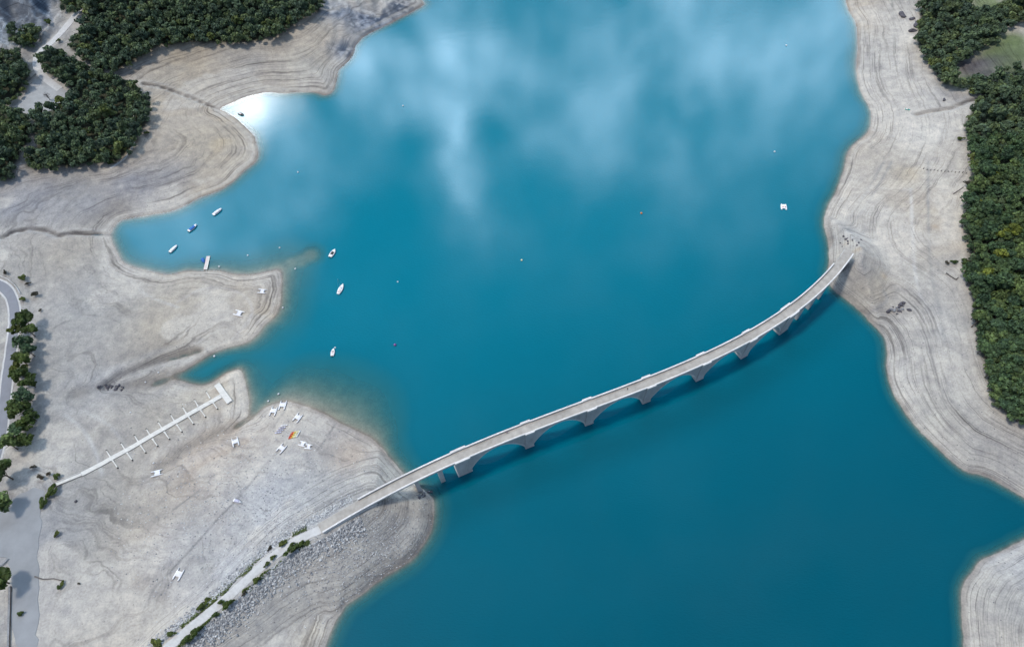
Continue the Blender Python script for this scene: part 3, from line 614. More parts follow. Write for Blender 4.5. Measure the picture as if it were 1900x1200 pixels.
# sailing boat
m, L = pose(632.5, 537, 9, -17, 21, True); t = thing('sailboat', 'white sailing boat with a bare mast moored off the point', 'sailboat', mat=m)
hull(L, L*.36, .75, bow=1.9, transom=.6).build('hull', MT['white'], t, True)
MB().loft([[(x, -w*.5, .8), (x, -w*.4, 1.15), (x, w*.4, 1.15), (x, w*.5, .8)] for x, w, sh in hull_secs(L, L*.36, .75) if -L*.08 < x < L*.22]).build('cabin', MT['white'], t)
MB().box((-L*.25, 0, .84), (L*.13, L*.1, .03)).build('cockpit', MT['plank'], t)
MB().tube([(L*.1, 0, .8), (L*.1, 0, 9.2)], [.08, .06]).build('mast', MT['alu'], t)
MB().tube([(L*.1, 0, 1.8), (-L*.32, 0, 1.75)], .06).build('boom', MT['alu'], t)
MB().tube([(L*.08, 0, 1.95), (-L*.3, 0, 1.9)], [.14, .1]).build('furled_sail', MT['cloth'], t)
MB().tube([(L*.1, 0, 9.1), (L*.48, 0, .95)], .03).tube([(L*.1, 0, 9.1), (-L*.48, 0, .8)], .02).build('stay', MT['alu'], t)
# pedal boat
m, L = pose(1454, 384, -1, -10, 11, True); t = thing('pedal_boat', 'white pedal boat with a red seat alone on the open water right', 'pedal boat', mat=m)
for sg in (-1, 1): MB().loft([[(x, sg*L*.27+w*.5*c, z) for c, z in ((-1, .35), (-.8, -.1), (.8, -.1), (1, .35), (0, .42))] for x, w, sh in hull_secs(L, L*.42, .3)]).build('hull', MT['white'], t, True)
MB().box((0, 0, .42), (L*.34, L*.26, .07)).build('deck', MT['white'], t)
for sg in (-1, 1): MB().box((-L*.08, sg*L*.13, .62), (.28, .25, .14)).box((-L*.08-.3, sg*L*.13, .85), (.06, .25, .3)).build('seat', MT['red'], t)
# floating dock
a, b = un(386.5, 475, .5), un(381, 500, .5); c = (a+b)/2; c.z = 0
t = thing('floating_dock', 'pale narrow floating dock touching the beach at the inlet', 'dock', mat=ground_mat(c, b-a, False)); L = (b-a).length
MB().box((0, 0, .05), (L/2-.15, .95, .25)).build('float', MT['dark'], t)
for sg in (-1, 1): MB().box((0, sg*.56, .4), (L/2, .53, .09)).build('deck_board', MT['plank' if sg < 0 else 'deckw'], t)
for x in (-L*.42, L*.42): MB().tube([(x, 1.12, -2), (x, 1.12, 1.1)], .1).build('mooring_post', MT['alu'], t)

def catamaran(px, py, dx, dy, lpx, label):
    m, L = pose(px, py, dx, dy, lpx, False); sp = L*.25
    t = thing('beach_catamaran', label, 'catamaran', mat=m, group='white beach catamarans on the dry lake bed')
    for sg in (-1, 1):
        secs = []
        for i in range(13):
            u = i/12; w = .27*(.75+.25*math.sin(min(u/.4, 1)*1.57))*(1-max(0, (u-.5)/.5)**2.2)+.03; x = -L/2+L*u; k = .12*max(0, u-.6)*2
            secs.append([(x, sg*sp-w, .5+k), (x, sg*sp-w*.9, .25), (x, sg*sp, .0+k), (x, sg*sp+w*.9, .25), (x, sg*sp+w, .5+k), (x, sg*sp, .56+k)])
        h = MB().loft(secs).build('hull', MT['white'], t, True)
        MB().box((-L/2-.1, sg*sp, .35), (.16, .03, .3)).build('rudder', MT['alu'], h)
    MB().box((.02*L, 0, .6), (L*.19, sp-.2, .03)).build('trampoline', MT['cloth'], t)
    for x in (-L*.2, L*.22): MB().tube([(x, -sp, .6), (x, sp, .6)], .08).build('crossbeam', MT['alu'], t)
    return t
for a in ((487,541,1,.08,16,'white beach catamaran nearest the outer tip of the headland'), (444,582,1,.25,18,'white beach catamaran on the headland, set back from the tip'),
          (508,763,.35,-1,18,'white beach catamaran at the water edge, left of a matching pair'), (525,752,.3,-1,18,'white beach catamaran at the water edge, right of a matching pair'),
          (553,775,.65,-.85,19,'white beach catamaran just above the yellow and red kayaks'), (523,832,.7,-.8,20,'white beach catamaran below the row of kayaks'),
          (437,820,-.22,-1,16,'white beach catamaran on pinkish ground beyond the jetty end'), (292,878,1,-.3,24,'white beach catamaran lying alone below the long jetty'),
          (332,1065,.5,-.87,25,'white beach catamaran nearest the causeway path, alone on grey shingle'),
          (562,824,1,.28,14,'white beach catamaran crowded against another right of the kayaks'), (573,829,1,.12,14,'white beach catamaran at the right end of the beached boats')): catamaran(*a)
def kayak(px, py, dx, dy, lpx, mat, label, group, w=.42):
    m, L = pose(px, py, dx, dy, lpx, False); t = thing('kayak', label, 'kayak', mat=m, group=group); secs = []
    for i in range(11):
        u = i/10; k = math.sin(math.pi*(u*.94+.03))**.6; x = -L/2+L*u; r = .08*abs(2*u-1)**3
        secs.append([(x, -w*k, .26+r), (x, -w*k*.7, .02+r), (x, w*k*.7, .02+r), (x, w*k, .26+r), (x, 0, .34+r)])
    MB().loft(secs).build('hull', MT[mat], t, True)
    for x in (-L*.12, L*.14): MB().ball((x, 0, .34), (.34, .2, .05), 10, 4).build('cockpit', MT['dark'], t)
for i, (mt, cn) in enumerate((('red', 'red'), ('orange', 'orange'), ('yellow', 'deep yellow'), ('cream', 'pale yellow'), ('cream', 'cream'), ('white', 'white'))):
    kayak(539.5+i*2.9, 808-.7*i+.3*(i % 2), .5, -.87, 15.5, mt, {0: 'red kayak at the left end of the colourful row on the beach', 1: 'orange kayak beside the red one in the beached row', 2: 'deep yellow kayak beside the orange one in the beached row',
          3: 'pale yellow kayak in the middle right of the colourful row', 4: 'cream kayak beside the white one in the colourful row', 5: 'white kayak at the right end of the colourful row'}[i], 'kayaks laid side by side on the beach', .4)
for i in range(4):
    kayak(527.5-i*3.7, 789.5+i*4.4, 1, -.12, 13.5, 'lilac' if i else 'white', ('white canoe uppermost of the pale stack by the waterline', 'lilac canoe second from the top of the pale stack', 'lilac canoe third from the top of the pale stack', 'lilac canoe lowest of the pale stack beside the kayaks')[i], 'pale canoes drawn up together', .45)
# buoys
def buoy(px, py, mat, r, label, afloat=True, group=None):
    p = un(px, py) if afloat else hit(px, py)
    t = thing('buoy', label, 'buoy', p, group=group)
    MB().ball((0, 0, r*.35), (r, r, r*.9), 10, 7).build('float', MT[mat], t, True)
    MB().tube([(0, 0, r*1.1), (0, 0, r*1.55)], .06).build('eye', MT['alu'], t)
gW = 'white mooring buoys'
for px, py, r, lb in ((748,197,.6,'white mooring buoy below the rocky spur in the upper lake'), (553,320,.5,'white mooring buoy off the rounded tan headland'), (738,523,.45,'white mooring buoy right of the sailing boat'),
                      (519,460,.5,'white mooring buoy in the inlet just above the sunken spit'), (460,474,.5,'white mooring buoy halfway along the inlet beach'), (407,495,.55,'white mooring buoy right of the floating dock'),
                      (548,499,.5,'white mooring buoy over the sunken spit'), (517,731,.5,'white mooring buoy above the pair of catamarans at the water edge'), (498,744,.5,'white mooring buoy in the shallows left of the catamaran pair'),
                      (525,571,.5,'white mooring buoy against the outer edge of the headland'), (1437,282,.6,'white mooring buoy near the right shore, above the pedal boat'), (1459,85,.6,'white mooring buoy far up by the right shore'),
                      (398,661,.55,'white mooring buoy at the mouth of the narrow creek inlet'), (622,645,.45,'white mooring buoy at the bow of the lowest motorboat')):
    buoy(px, py, 'white', r, lb, True, gW)
buoy(1190, 396, 'orange', .65, 'orange mooring buoy in the middle of the lake'); buoy(968, 483, 'cream', .6, 'pale peach mooring buoy in the middle of the lake')
buoy(733, 640, 'purple', .75, 'purple red mooring buoy right of the lowest motorboat')
for px, py, lb in ((294,691,'white buoy stranded on mud at the head of the creek inlet'), (270,709,'white buoy stranded beside the dark creek bed'), (285,859,'white buoy stranded just above the lone catamaran below the jetty'), (242,765,'white buoy stranded above the long jetty')):
    buoy(px, py, 'white', .42, lb, False, 'buoys stranded on the dry bed')

# long jetty stranded on the mud
J0, J1 = hit(152, 880), hit(411, 735)
t = thing('jetty', 'long white jetty with side fingers and a T head stranded on the mud', 'jetty', (0, 0, 0))
def jp(u): return J0.lerp(J1, u)
jn = Vector((-(J1-J0).y, (J1-J0).x, 0)).normalized(); jd = Vector(((J1-J0).x, (J1-J0).y, 0)).normalized()
jz = lambda p: hz(p.x, p.y)+.55
NSEC = 22
for i in range(NSEC):
    a, b = jp(i/NSEC+.0006), jp((i+1)/NSEC-.0006); za, zb = jz(a), jz(b)
    secs = []
    for p, z in ((a, za), (b, zb)): secs.append([(p.x+jn.x*n, p.y+jn.y*n, z+h) for n, h in ((-1.15, -.5), (-1.15, 0), (1.15, 0), (1.15, -.5))])
    MB().loft(secs).build('walkway_section', MT['deckw'], t)
g0, g1 = hit(98, 902), jp(-.002); secs = []
for p, z in ((g0, hz(g0.x, g0.y)+.5), (g1, jz(g1)-.02)): secs.append([(p.x+jn.x*n, p.y+jn.y*n, z+h) for n, h in ((-.75, -.25), (-.75, 0), (.75, 0), (.75, -.25))])
gw = MB().loft(secs).build('gangway', MT['deckw'], t)
rl = MB()
for n in (-.7, .7): rl.tube([(g0.x+jn.x*n, g0.y+jn.y*n, hz(g0.x, g0.y)+1.4), (g1.x+jn.x*n, g1.y+jn.y*n, jz(g1)+.9)], .05)
rl.build('handrail', MT['alu'], gw)
ta, tb = hit(404, 714.5), hit(427, 747); tc = (ta+tb)/2; hd = (tb-ta); hd.z = 0; L = hd.length; hd.normalize(); tn = Vector((-hd.y, hd.x, 0)); zt = max(jz(ta), jz(tb), jz(tc))+.1
MB().loft([[(p.x+tn.x*n, p.y+tn.y*n, zt+h) for n, h in ((-1.5, -.7), (-1.5, 0), (1.5, 0), (1.5, -.7))] for p in (ta, tb)]).build('head_platform', MT['deckw'], t)
for i, (fx_, fy_) in enumerate(((392,742),(370,757),(348,770),(326,784.5),(303,798),(281,811),(259,823),(234,837),(207,851))):
    for sg, (ex, ey) in ((1, (-9, -15)), (-1, (12, 17))):
        c0 = hit(fx_, fy_); e = hit(fx_+ex, fy_+ey); d = (e-c0); d.z = 0; d.normalize(); q = Vector((-d.y, d.x, 0)); c0 = c0+d*1.17
        f = MB().loft([[(p.x+q.x*n, p.y+q.y*n, jz(p)-.08+h) for n, h in ((-w, -.2), (-w, 0), (w, 0), (w, -.2))] for p, w in ((c0, .42), (c0.lerp(e, .3), .25), (e, .2))]).build('finger_pontoon', MT['deckw'], t)
        MB().tube([(e.x, e.y, hz(e.x, e.y)+.02), (e.x, e.y, jz(e)+.05)], .3, 8).build('float', MT['dark'], f)

# walls, railings, stakes, logs, boulders
def wall_thing(pts, h, w, mat, name, label, cat):
    q = [hit(*p) for p in pts]; q2 = chaikin([(p.x, p.y) for p in q], 1); secs = []
    t = thing(name, label, cat, (0, 0, 0))
    for i, p in enumerate(q2):
        a = q2[max(i-1, 0)]; b = q2[min(i+1, len(q2)-1)]; d = Vector((b[0]-a[0], b[1]-a[1])).normalized(); z = hz(*p)
        secs.append([(p[0]-d.y*n, p[1]+d.x*n, z+hh+random.uniform(-.06, .06)) for n, hh in ((-w, -.6), (-w*.8, h), (w*.8, h), (w, -.6))])
    MB().loft(secs).build('masonry', MT[mat], t)
    MB().loft([[(p[0], p[1], p[2]) for p in (s[1], tuple(Vector(s[1])+Vector((0, 0, .14))), tuple(Vector(s[2])+Vector((0, 0, .14))), s[2])] for s in secs]).build('coping', MT['stone'], t)
wall_thing([(20, 1088), (19, 1130), (18, 1170), (17, 1230)], .9, .5, 'wall', 'stone_wall', 'low brown stone wall along the edge of the asphalt yard', 'wall')
wall_thing([(-6, 1052), (6, 1047), (16, 1036)], .7, .5, 'conc', 'kerb_wall', 'short pale concrete wall at the corner of the asphalt yard', 'wall')
q = [hit(*p) for p in ((-8, 511), (8, 515), (20, 522), (32, 533), (39, 546))]; P = chaikin([(p.x, p.y) for p in q], 2)
t = thing('guardrail', 'pale guardrail on posts round the outside of the road bend', 'guardrail', (0, 0, 0))
for z0 in (.45, .85): MB().tube([(x, y, hz(x, y)+z0) for x, y in P], .12).build('rail', MT['conc'], t)
for x, y in P[::2]: MB().tube([(x, y, hz(x, y)-.3), (x, y, hz(x, y)+1.0)], .1).build('post', MT['wood'], t)
for i in range(13):
    px = 1713+i*6.6; p = hit(px, 315+i*.55+random.uniform(-1, 1)); tt = MB().tube([(p.x, p.y, p.z-.3), (p.x+random.uniform(-.2, .2), p.y, p.z+random.uniform(.8, 1.3))], [.3, .2], 7).build('wooden_stump', MT['wood'])
    tag(tt, 'dark wooden stump in the row crossing the right bank to the forest', 'stump', 'row of stumps on the right bank')
def log(pts, r, label):
    q = [hit(*p) for p in pts]; mb = MB().tube([(p.x, p.y, p.z+r*.6) for p in q], [r*(1-.5*i/(len(q)-1)) for i in range(len(q))], 8)
    tag(mb.build('driftwood_log', MT['wood'], None, True), label, 'log')
log([(1755,507),(1762,512),(1773,519)], .45, 'dark driftwood log lying slanted below the two bushes on the right bank')
log([(1773,519),(1778,515)], .4, 'short dark driftwood log at the end of the slanted one'); log([(1769,360),(1778,354),(1788,347)], .3, 'thin dead branch lying under the bush at the forest edge')
log([(65,1069),(80,1074),(100,1073),(118,1077)], .3, 'long thin dark log lying beside the asphalt yard')
def boulder(px, py, r, mat, label, group=None, flat=.6):
    p = hit(px, py); mb = MB().ball((0, 0, r*.2), (r, r*random.uniform(.6, .9), r*flat), 9, 6)
    sx = random.uniform(0, 9); mb.v = [tuple(np.array(v)*(1+.35*(math.sin(v[0]*3/r+sx)*math.sin(v[1]*2.7/r+sx*2)+.5*math.sin(v[2]*5/r+sx)))) for v in mb.v]
    o = mb.build('boulder', MT[mat]); o.location = p; o.rotation_euler = (0, 0, random.uniform(0, 6)); tag(o, label, 'rock', group)
boulder(1674, 29, 4.2, 'darkrock', 'flat dark rock slab high on the right bank near the upper forest', None, .25)
boulder(1703, 47, 3.6, 'darkrock', 'large dark purplish boulder against the upper right forest'); boulder(1694, 58, 2.6, 'darkrock', 'dark boulder just below the large purplish one on the right bank'); boulder(1692, 36, 2.0, 'darkrock', 'dark boulder above the large purplish one on the right bank')
for i in range(22): boulder(1666+random.gauss(0, 8), 574+random.gauss(0, 4.5), random.uniform(.5, 1.5), 'darkrock' if i % 3 else 'stone', 'dark rock in the loose heap on the right bank below the bridge end', 'rock heap on the right bank')
for i in range(16): boulder(777+random.uniform(-8, 24), 912+random.uniform(-3, 16), random.uniform(.4, 1.0), 'darkrock' if i % 2 else 'stone', 'rock at the foot of the bridge column at the water edge', 'rocks at the foot of the bridge')
for i in range(12): boulder(205+random.gauss(0, 14), 718+random.gauss(0, 5), random.uniform(.5, 1.2), 'darkrock', 'dark rock in the muddy creek bed above the jetty', 'rocks in the creek bed')
for i in range(14): boulder(1575+random.uniform(-30, 24), 447+random.uniform(-8, 12)-.2*i, random.uniform(.4, .8), 'darkrock', 'dark stone scattered above the right end of the bridge', 'stones above the bridge end')
boulder(1751, 186, 1.3, 'darkrock', 'single dark rock above the creek on the right bank'); boulder(141, 930, .8, 'darkrock', 'single dark rock on the grey flat right of the yard')
# rubble slopes of the causeway: too many stones to count
def rubble():
    base = []; t_ = (1+5**.5)/2
    V0 = np.array([(-1,t_,0),(1,t_,0),(-1,-t_,0),(1,-t_,0),(0,-1,t_),(0,1,t_),(0,-1,-t_),(0,1,-t_),(t_,0,-1),(t_,0,1),(-t_,0,-1),(-t_,0,1)])/1.9
    F0 = np.array([(0,11,5),(0,5,1),(0,1,7),(0,7,10),(0,10,11),(1,5,9),(5,11,4),(11,10,2),(10,7,6),(7,1,8),(3,9,4),(3,4,2),(3,2,6),(3,6,8),(3,8,9),(4,9,5),(2,4,11),(6,2,10),(8,6,7),(9,8,1)])
    P = np.array(emb[1:]); s = np.r_[0, np.cumsum(np.hypot(*np.diff(P, axis=0).T))]; vs = []; fs = []; n = 0
    for k in range(12000):
        u = random.uniform(0, s[-1]); x = np.interp(u, s, P[:, 0]); y = np.interp(u, s, P[:, 1]); i = min(np.searchsorted(s, u, 'right')-1, len(P)-2)
        d = P[i+1]-P[i]; d = d/np.hypot(*d); side = 1 if random.random() < .62 else -1
        off = side*(3.3+(abs(random.gauss(0, 1))*(3.6 if side > 0 else 2.2)))
        if u < 26 and abs(off) < 4.2: continue
        x -= d[1]*off; y += d[0]*off
        z = hz(x, y)
        if z < .3: continue
        r = random.choice((.22, .28, .35, .42, .55, .75))*random.uniform(.7, 1.1)*(1 if side > 0 else .85)
        a = random.uniform(0, 6.28); ca, sa = math.cos(a), math.sin(a)
        v = V0*rng.uniform(.65, 1.2, (12, 1))*np.array([r, r*random.uniform(.6, 1), r*random.uniform(.45, .8)])
        v = np.stack([v[:, 0]*ca-v[:, 1]*sa+x, v[:, 0]*sa+v[:, 1]*ca+y, v[:, 2]+z+r*.1], -1)
        vs.append(v); fs.append(F0+n); n += 12
    for k in range(5200):                                      # shingle and stones scattered over the flats beside it
        px = random.gauss(690, 75) if k % 2 else random.gauss(480, 130); py = random.gauss(1030, 55) if k % 2 else random.gauss(960, 90)
        if (px > 800 or py > 1200 or px < 200): continue
        p = un(px, py, 7); z = hz(p.x, p.y)
        if z < .25: continue
        r = random.uniform(.15, .42); v = V0*rng.uniform(.7, 1.2, (12, 1))*np.array([r, r*.8, r*.6])
        vs.append(v+np.array([p.x, p.y, z])); fs.append(F0+n); n += 12
    v = np.concatenate(vs); f = np.concatenate(fs); me = bpy.data.meshes.new('rubble'); me.from_pydata(v.tolist(), [], f.tolist())
    m, nt, out = nmat('rubble_stone'); b = N(nt, 'ShaderNodeBsdfPrincipled', Roughness=.9); g = N(nt, 'ShaderNodeNewGeometry')
    nt.links.new(ramp(nt, g.outputs['Random Per Island'], [(0, (.15, .155, .17)), (.5, (.33, .335, .345)), (1, (.56, .555, .55))]), b.inputs['Base Color']); nt.links.new(b.outputs[0], out.inputs[0])
    me.materials.append(m); o = bpy.data.objects.new('rubble', me); COL.objects.link(o)
    tag(o, 'loose grey boulders and rubble covering both slopes of the causeway', 'rubble', None, 'stuff')
rubble()

# ------------------------------------------------------------------ vegetation
def crown_arrays(n, r, h, seed, lobes=8, leaf=(.32, .62), z0=None):
    """leaf clumps as small quads on the shells of several lobes"""
    g = np.random.default_rng(seed); z0 = h*.62 if z0 is None else z0
    ang = g.uniform(0, 6.28, lobes); rad = r*.78*np.sqrt(g.random(lobes)); lc = np.stack([rad*np.cos(ang), rad*np.sin(ang), z0+(g.random(lobes)-.35)*h*.42], -1); lc[0] = (0, 0, z0+h*.2)
    lr = r*g.uniform(.24, .5, lobes)
    k = g.integers(0, lobes, n); d = g.normal(size=(n, 3)); d /= np.linalg.norm(d, axis=1)[:, None]; d[:, 2] = np.where(d[:, 2] < -.35, -d[:, 2], d[:, 2])
    c = lc[k]+d*lr[k][:, None]*g.uniform(.72, 1.08, (n, 1))*np.array([1, 1, .85])
    nn = d+g.normal(size=(n, 3))*.5; nn /= np.linalg.norm(nn, axis=1)[:, None]
    a = np.cross(nn, g.normal(size=(n, 3))); a /= np.linalg.norm(a, axis=1)[:, None]; b = np.cross(nn, a); s = g.uniform(*leaf, n)[:, None]
    v = np.stack([c-a*s-b*s*.7, c+a*s*.9-b*s*.5, c+a*s+b*s*.75, c-a*s*.6+b*s*.8], 1)
    return v.reshape(-1, 3), g.random(n)*.6+.4*g.random(lobes)[k]
def leaf_mesh(name, v, shade, tint, mat):
    n = len(v)//4; me = bpy.data.meshes.new(name); me.vertices.add(n*4); me.vertices.foreach_set('co', v.astype(np.float32).ravel())
    me.loops.add(n*4); me.loops.foreach_set('vertex_index', np.arange(n*4, dtype=np.int32)); me.polygons.add(n); me.polygons.foreach_set('loop_start', np.arange(0, n*4, 4, dtype=np.int32))
    me.update(); me.materials.append(mat)
    a = me.attributes.new('shade', 'FLOAT', 'FACE'); a.data.foreach_set('value', shade.astype(np.float32))
    a = me.attributes.new('tint', 'FLOAT', 'FACE'); a.data.foreach_set('value', tint.astype(np.float32)); return me
def leaf_mat(name, stops):
    m, nt, out = nmat(name); b = N(nt, 'ShaderNodeBsdfPrincipled', Roughness=.65); b.inputs['Specular IOR Level'].default_value = .2
    sh = N(nt, 'ShaderNodeAttribute', attribute_name='shade'); ti = N(nt, 'ShaderNodeAttribute', attribute_name='tint'); oi = N(nt, 'ShaderNodeObjectInfo')
    t = mth(nt, 'FRACT', mth(nt, 'ADD', ti.outputs['Fac'], oi.outputs['Random']))
    c = mixc(nt, 1., ramp(nt, t, stops), ramp(nt, sh.outputs['Fac'], [(0, (.5, .5, .55)), (.5, (1, 1, 1)), (1, (1.75, 1.7, 1.3))]), 'MULTIPLY')
    nt.links.new(c, b.inputs['Base Color'])
    tl = N(nt, 'ShaderNodeBsdfTranslucent'); nt.links.new(c, tl.inputs[0]); mx = N(nt, 'ShaderNodeMixShader'); mx.inputs[0].default_value = .2
    nt.links.new(b.outputs[0], mx.inputs[1]); nt.links.new(tl.outputs[0], mx.inputs[2]); nt.links.new(mx.outputs[0], out.inputs[0]); return m
LM = {'dark': leaf_mat('dark_foliage', [(0, (.054, .096, .054)), (.5, (.078, .128, .064)), (.85, (.105, .152, .064)), (1, (.12, .165, .06))]),
      'yellow': leaf_mat('yellow_green_foliage', [(0, (.15, .19, .042)), (1, (.21, .225, .05))]),
      'forest': leaf_mat('blue_green_foliage', [(0, (.072, .108, .076)), (.6, (.096, .140, .082)), (.93, (.125, .162, .074)), (1, (.15, .18, .056))]),
      'shrub': leaf_mat('shrub_foliage', [(0, (.055, .085, .03)), (.6, (.085, .12, .035)), (1, (.12, .14, .04))]), 'dry': leaf_mat('dry_foliage', [(0, (.06, .058, .045)), (1, (.09, .08, .06))])}
def trunk(h, r):
    mb = MB().tube([(0, 0, -.4), (.05, 0, h*.3), (0, .05, h*.75)], [r, r*.7, r*.3], 6)
    for k in range(5):
        a = k*1.26+.4; z = h*(.28+.07*k); mb.tube([(0, 0, z), (math.cos(a)*h*.16, math.sin(a)*h*.16, z+h*.16), (math.cos(a)*h*.27, math.sin(a)*h*.27, z+h*.24)], [r*.45, r*.28, r*.1], 5)
    return mb
protos = {}
def tree_proto(key, n, r, h, mat, var, leaf=(.32, .62), lobes=9, stem=.2):
    out = []
    for i in range(var):
        v, sh = crown_arrays(n, r, h, 100+i*7+hash(mat) % 1 + len(key)*13, lobes, leaf)
        cm = leaf_mesh('crown', v, sh, np.zeros(len(sh)), LM[mat]); tr_ = trunk(h, stem)
        tm = bpy.data.meshes.new('trunk'); tm.from_pydata(tr_.v, [], tr_.f); tm.materials.append(MT['bark']); out.append((cm, tm))
    protos[key] = out
tree_proto('dark', 600, 2.9, 7.5, 'dark', 6, (.26, .55), 13); tree_proto('yellow', 480, 2.4, 6.8, 'yellow', 3); tree_proto('shrub', 330, 1.6, 2.2, 'shrub', 5, (.2, .42), 7, .07); tree_proto('dry', 300, 1.5, 2.4, 'dry', 2, (.16, .34), 7, .07)
tree_proto('road', 620, 2.9, 7, 'shrub', 4, (.3, .6), 10)
def plant(key, p, s, name, label, cat, group=None, sz=1.0):
    cm, tm = random.choice(protos[key]); t = thing(name, label, cat, p, random.uniform(0, 6.28), group); t.scale = (s, s*random.uniform(.9, 1.1), s*sz)
    for nm, me in (('trunk', tm), ('crown', cm)):
        o = bpy.data.objects.new(nm, me); COL.objects.link(o); o.parent = t
    if key in ('shrub', 'dry'):
        k_ = random.uniform(1.1, 1.5); t.scale = (s*k_, s/k_*1.05, s*sz*.85)
    return t
def inside(px, py, poly):
    c = False; j = len(poly)-1
    for i in range(len(poly)):
        (xi, yi), (xj, yj) = poly[i], poly[j]
        if (yi > py) != (yj > py) and px < (xj-xi)*(py-yi)/(yj-yi)+xi: c = not c
        j = i
    return c
cand = []
for k, poly in FOR.items():
    x0, x1 = min(p[0] for p in poly), max(p[0] for p in poly); y0, y1 = min(p[1] for p in poly), max(p[1] for p in poly)
    x0 = max(x0, -25); y0 = max(y0, -22); x1 = min(x1, 1940); kept = []
    for _ in range(int((x1-x0)*(y1-y0)/9)):
        px, py = random.uniform(x0, x1), random.uniform(y0, y1)
        md = (7.8 if py < 150 else 8.6+py*.003)*random.choice((.8, 1, 1, 1.25))
        if not inside(px, py, poly) or any(abs(px-a) < md and abs(py-b) < md*.85 and math.hypot(px-a, (py-b)*1.15) < md for a, b in kept): continue
        kept.append((px, py))
        cand.append((k, px, py, min(1.5, max(.5, random.lognormvariate(-.08, .27)))))
def app(c): return (1-.0006*(600-c[2]))*c[3]-(0 if 0 <= c[1] <= 1900 and c[2] >= 0 else 5)
cand.sort(key=app, reverse=True)
near = [c for c in cand if c[0] == 'F7' and c[1] <= 1902 and c[2] > 255][:285]; ns = set(map(id, near))
gD, gY = 'dark green trees of the right bank forest', 'yellow green trees of the right bank forest'
for c in near:
    k, px, py, s = c; p = hit(px, py, 4)
    if random.random() < .075: plant('yellow', p, s*1.02, 'broadleaf_tree', 'yellow green tree among the dark trees of the forest right of the bridge end', 'tree', gY)
    else: plant('dark', p, s*1.08, 'broadleaf_tree', 'dark green broadleaf tree in the dense forest strip right of the bridge end', 'tree', gD, random.uniform(.75, 1.25))
fv = []; fs_ = []; ft = []
base = [crown_arrays(280, 2.8, 7, 300+i, 12, (.34, .7)) for i in range(8)]
for c in cand:
    if id(c) in ns: continue
    k, px, py, s = c; p = hit(px, py, 4); v, sh = base[random.randrange(8)]; a = random.uniform(0, 6.28); ca, sa = math.cos(a), math.sin(a)
    s *= 1.06
    v = v*s; fv.append(np.stack([v[:, 0]*ca-v[:, 1]*sa+p.x, v[:, 0]*sa+v[:, 1]*ca+p.y, v[:, 2]*random.uniform(.75, 1.25)+p.z], -1)); fs_.append(sh); ft.append(np.full(len(sh), random.random()*.92 if random.random() > .03 else .98))
me = leaf_mesh('forest', np.concatenate(fv), np.concatenate(fs_), np.concatenate(ft), LM['forest'])
fo = bpy.data.objects.new('forest', me); COL.objects.link(fo); tag(fo, 'dense dark green woods covering the hills along the upper shores', 'forest', None, 'stuff')
# trees and shrubs standing alone
ROW = [(50,598,15,'leafy green tree beside the road bend, topmost of the roadside row'),(30,612,9,'small pale green tree leaning over the road edge'),(47,640,12,'dark green tree below the pale leaning one in the roadside row'),(45,672,14,'large green tree in the upper middle of the roadside row'),(46,700,13,'green tree in the roadside row level with the creek head'),
       (52,738,12,'dark green tree in the middle of the roadside row'),(45,768,14,'broad green tree in the lower middle of the roadside row'),(47,790,11,'green tree under the broad one in the roadside row'),(50,815,11,'yellowish tree near the lower end of the roadside row'),(24,828,13,'dark tree next to the road at the lower end of the row'),(15,884,16,'large mottled green tree at the left edge above the yard'),(6,938,13,'dark round tree at the left edge beside the yard'),(6,1078,15,'bright green tree at the left edge below the pale wall'),(58,618,12,'green tree hugging the right side of the topmost roadside tree'),(57,655,10,'small green tree right of the dark one in the roadside row'),(36,688,11,'green tree nearest the road in the upper roadside row'),(58,712,11,'green tree on the slope side in the middle of the roadside row'),(38,752,11,'dark green tree nearest the road in the lower roadside row'),(60,775,10,'small green tree on the slope side of the lower roadside row'),(34,805,11,'dark green tree nearest the road above the lower end of the row')]
for px, py, r, lb in ROW:
    p = hit(px, py, 3.5); plant('dark' if 'dark' in lb else 'road', p, r*1.25/3.3/2.9, 'roadside_tree', lb, 'tree', 'trees along the road on the left', .85)
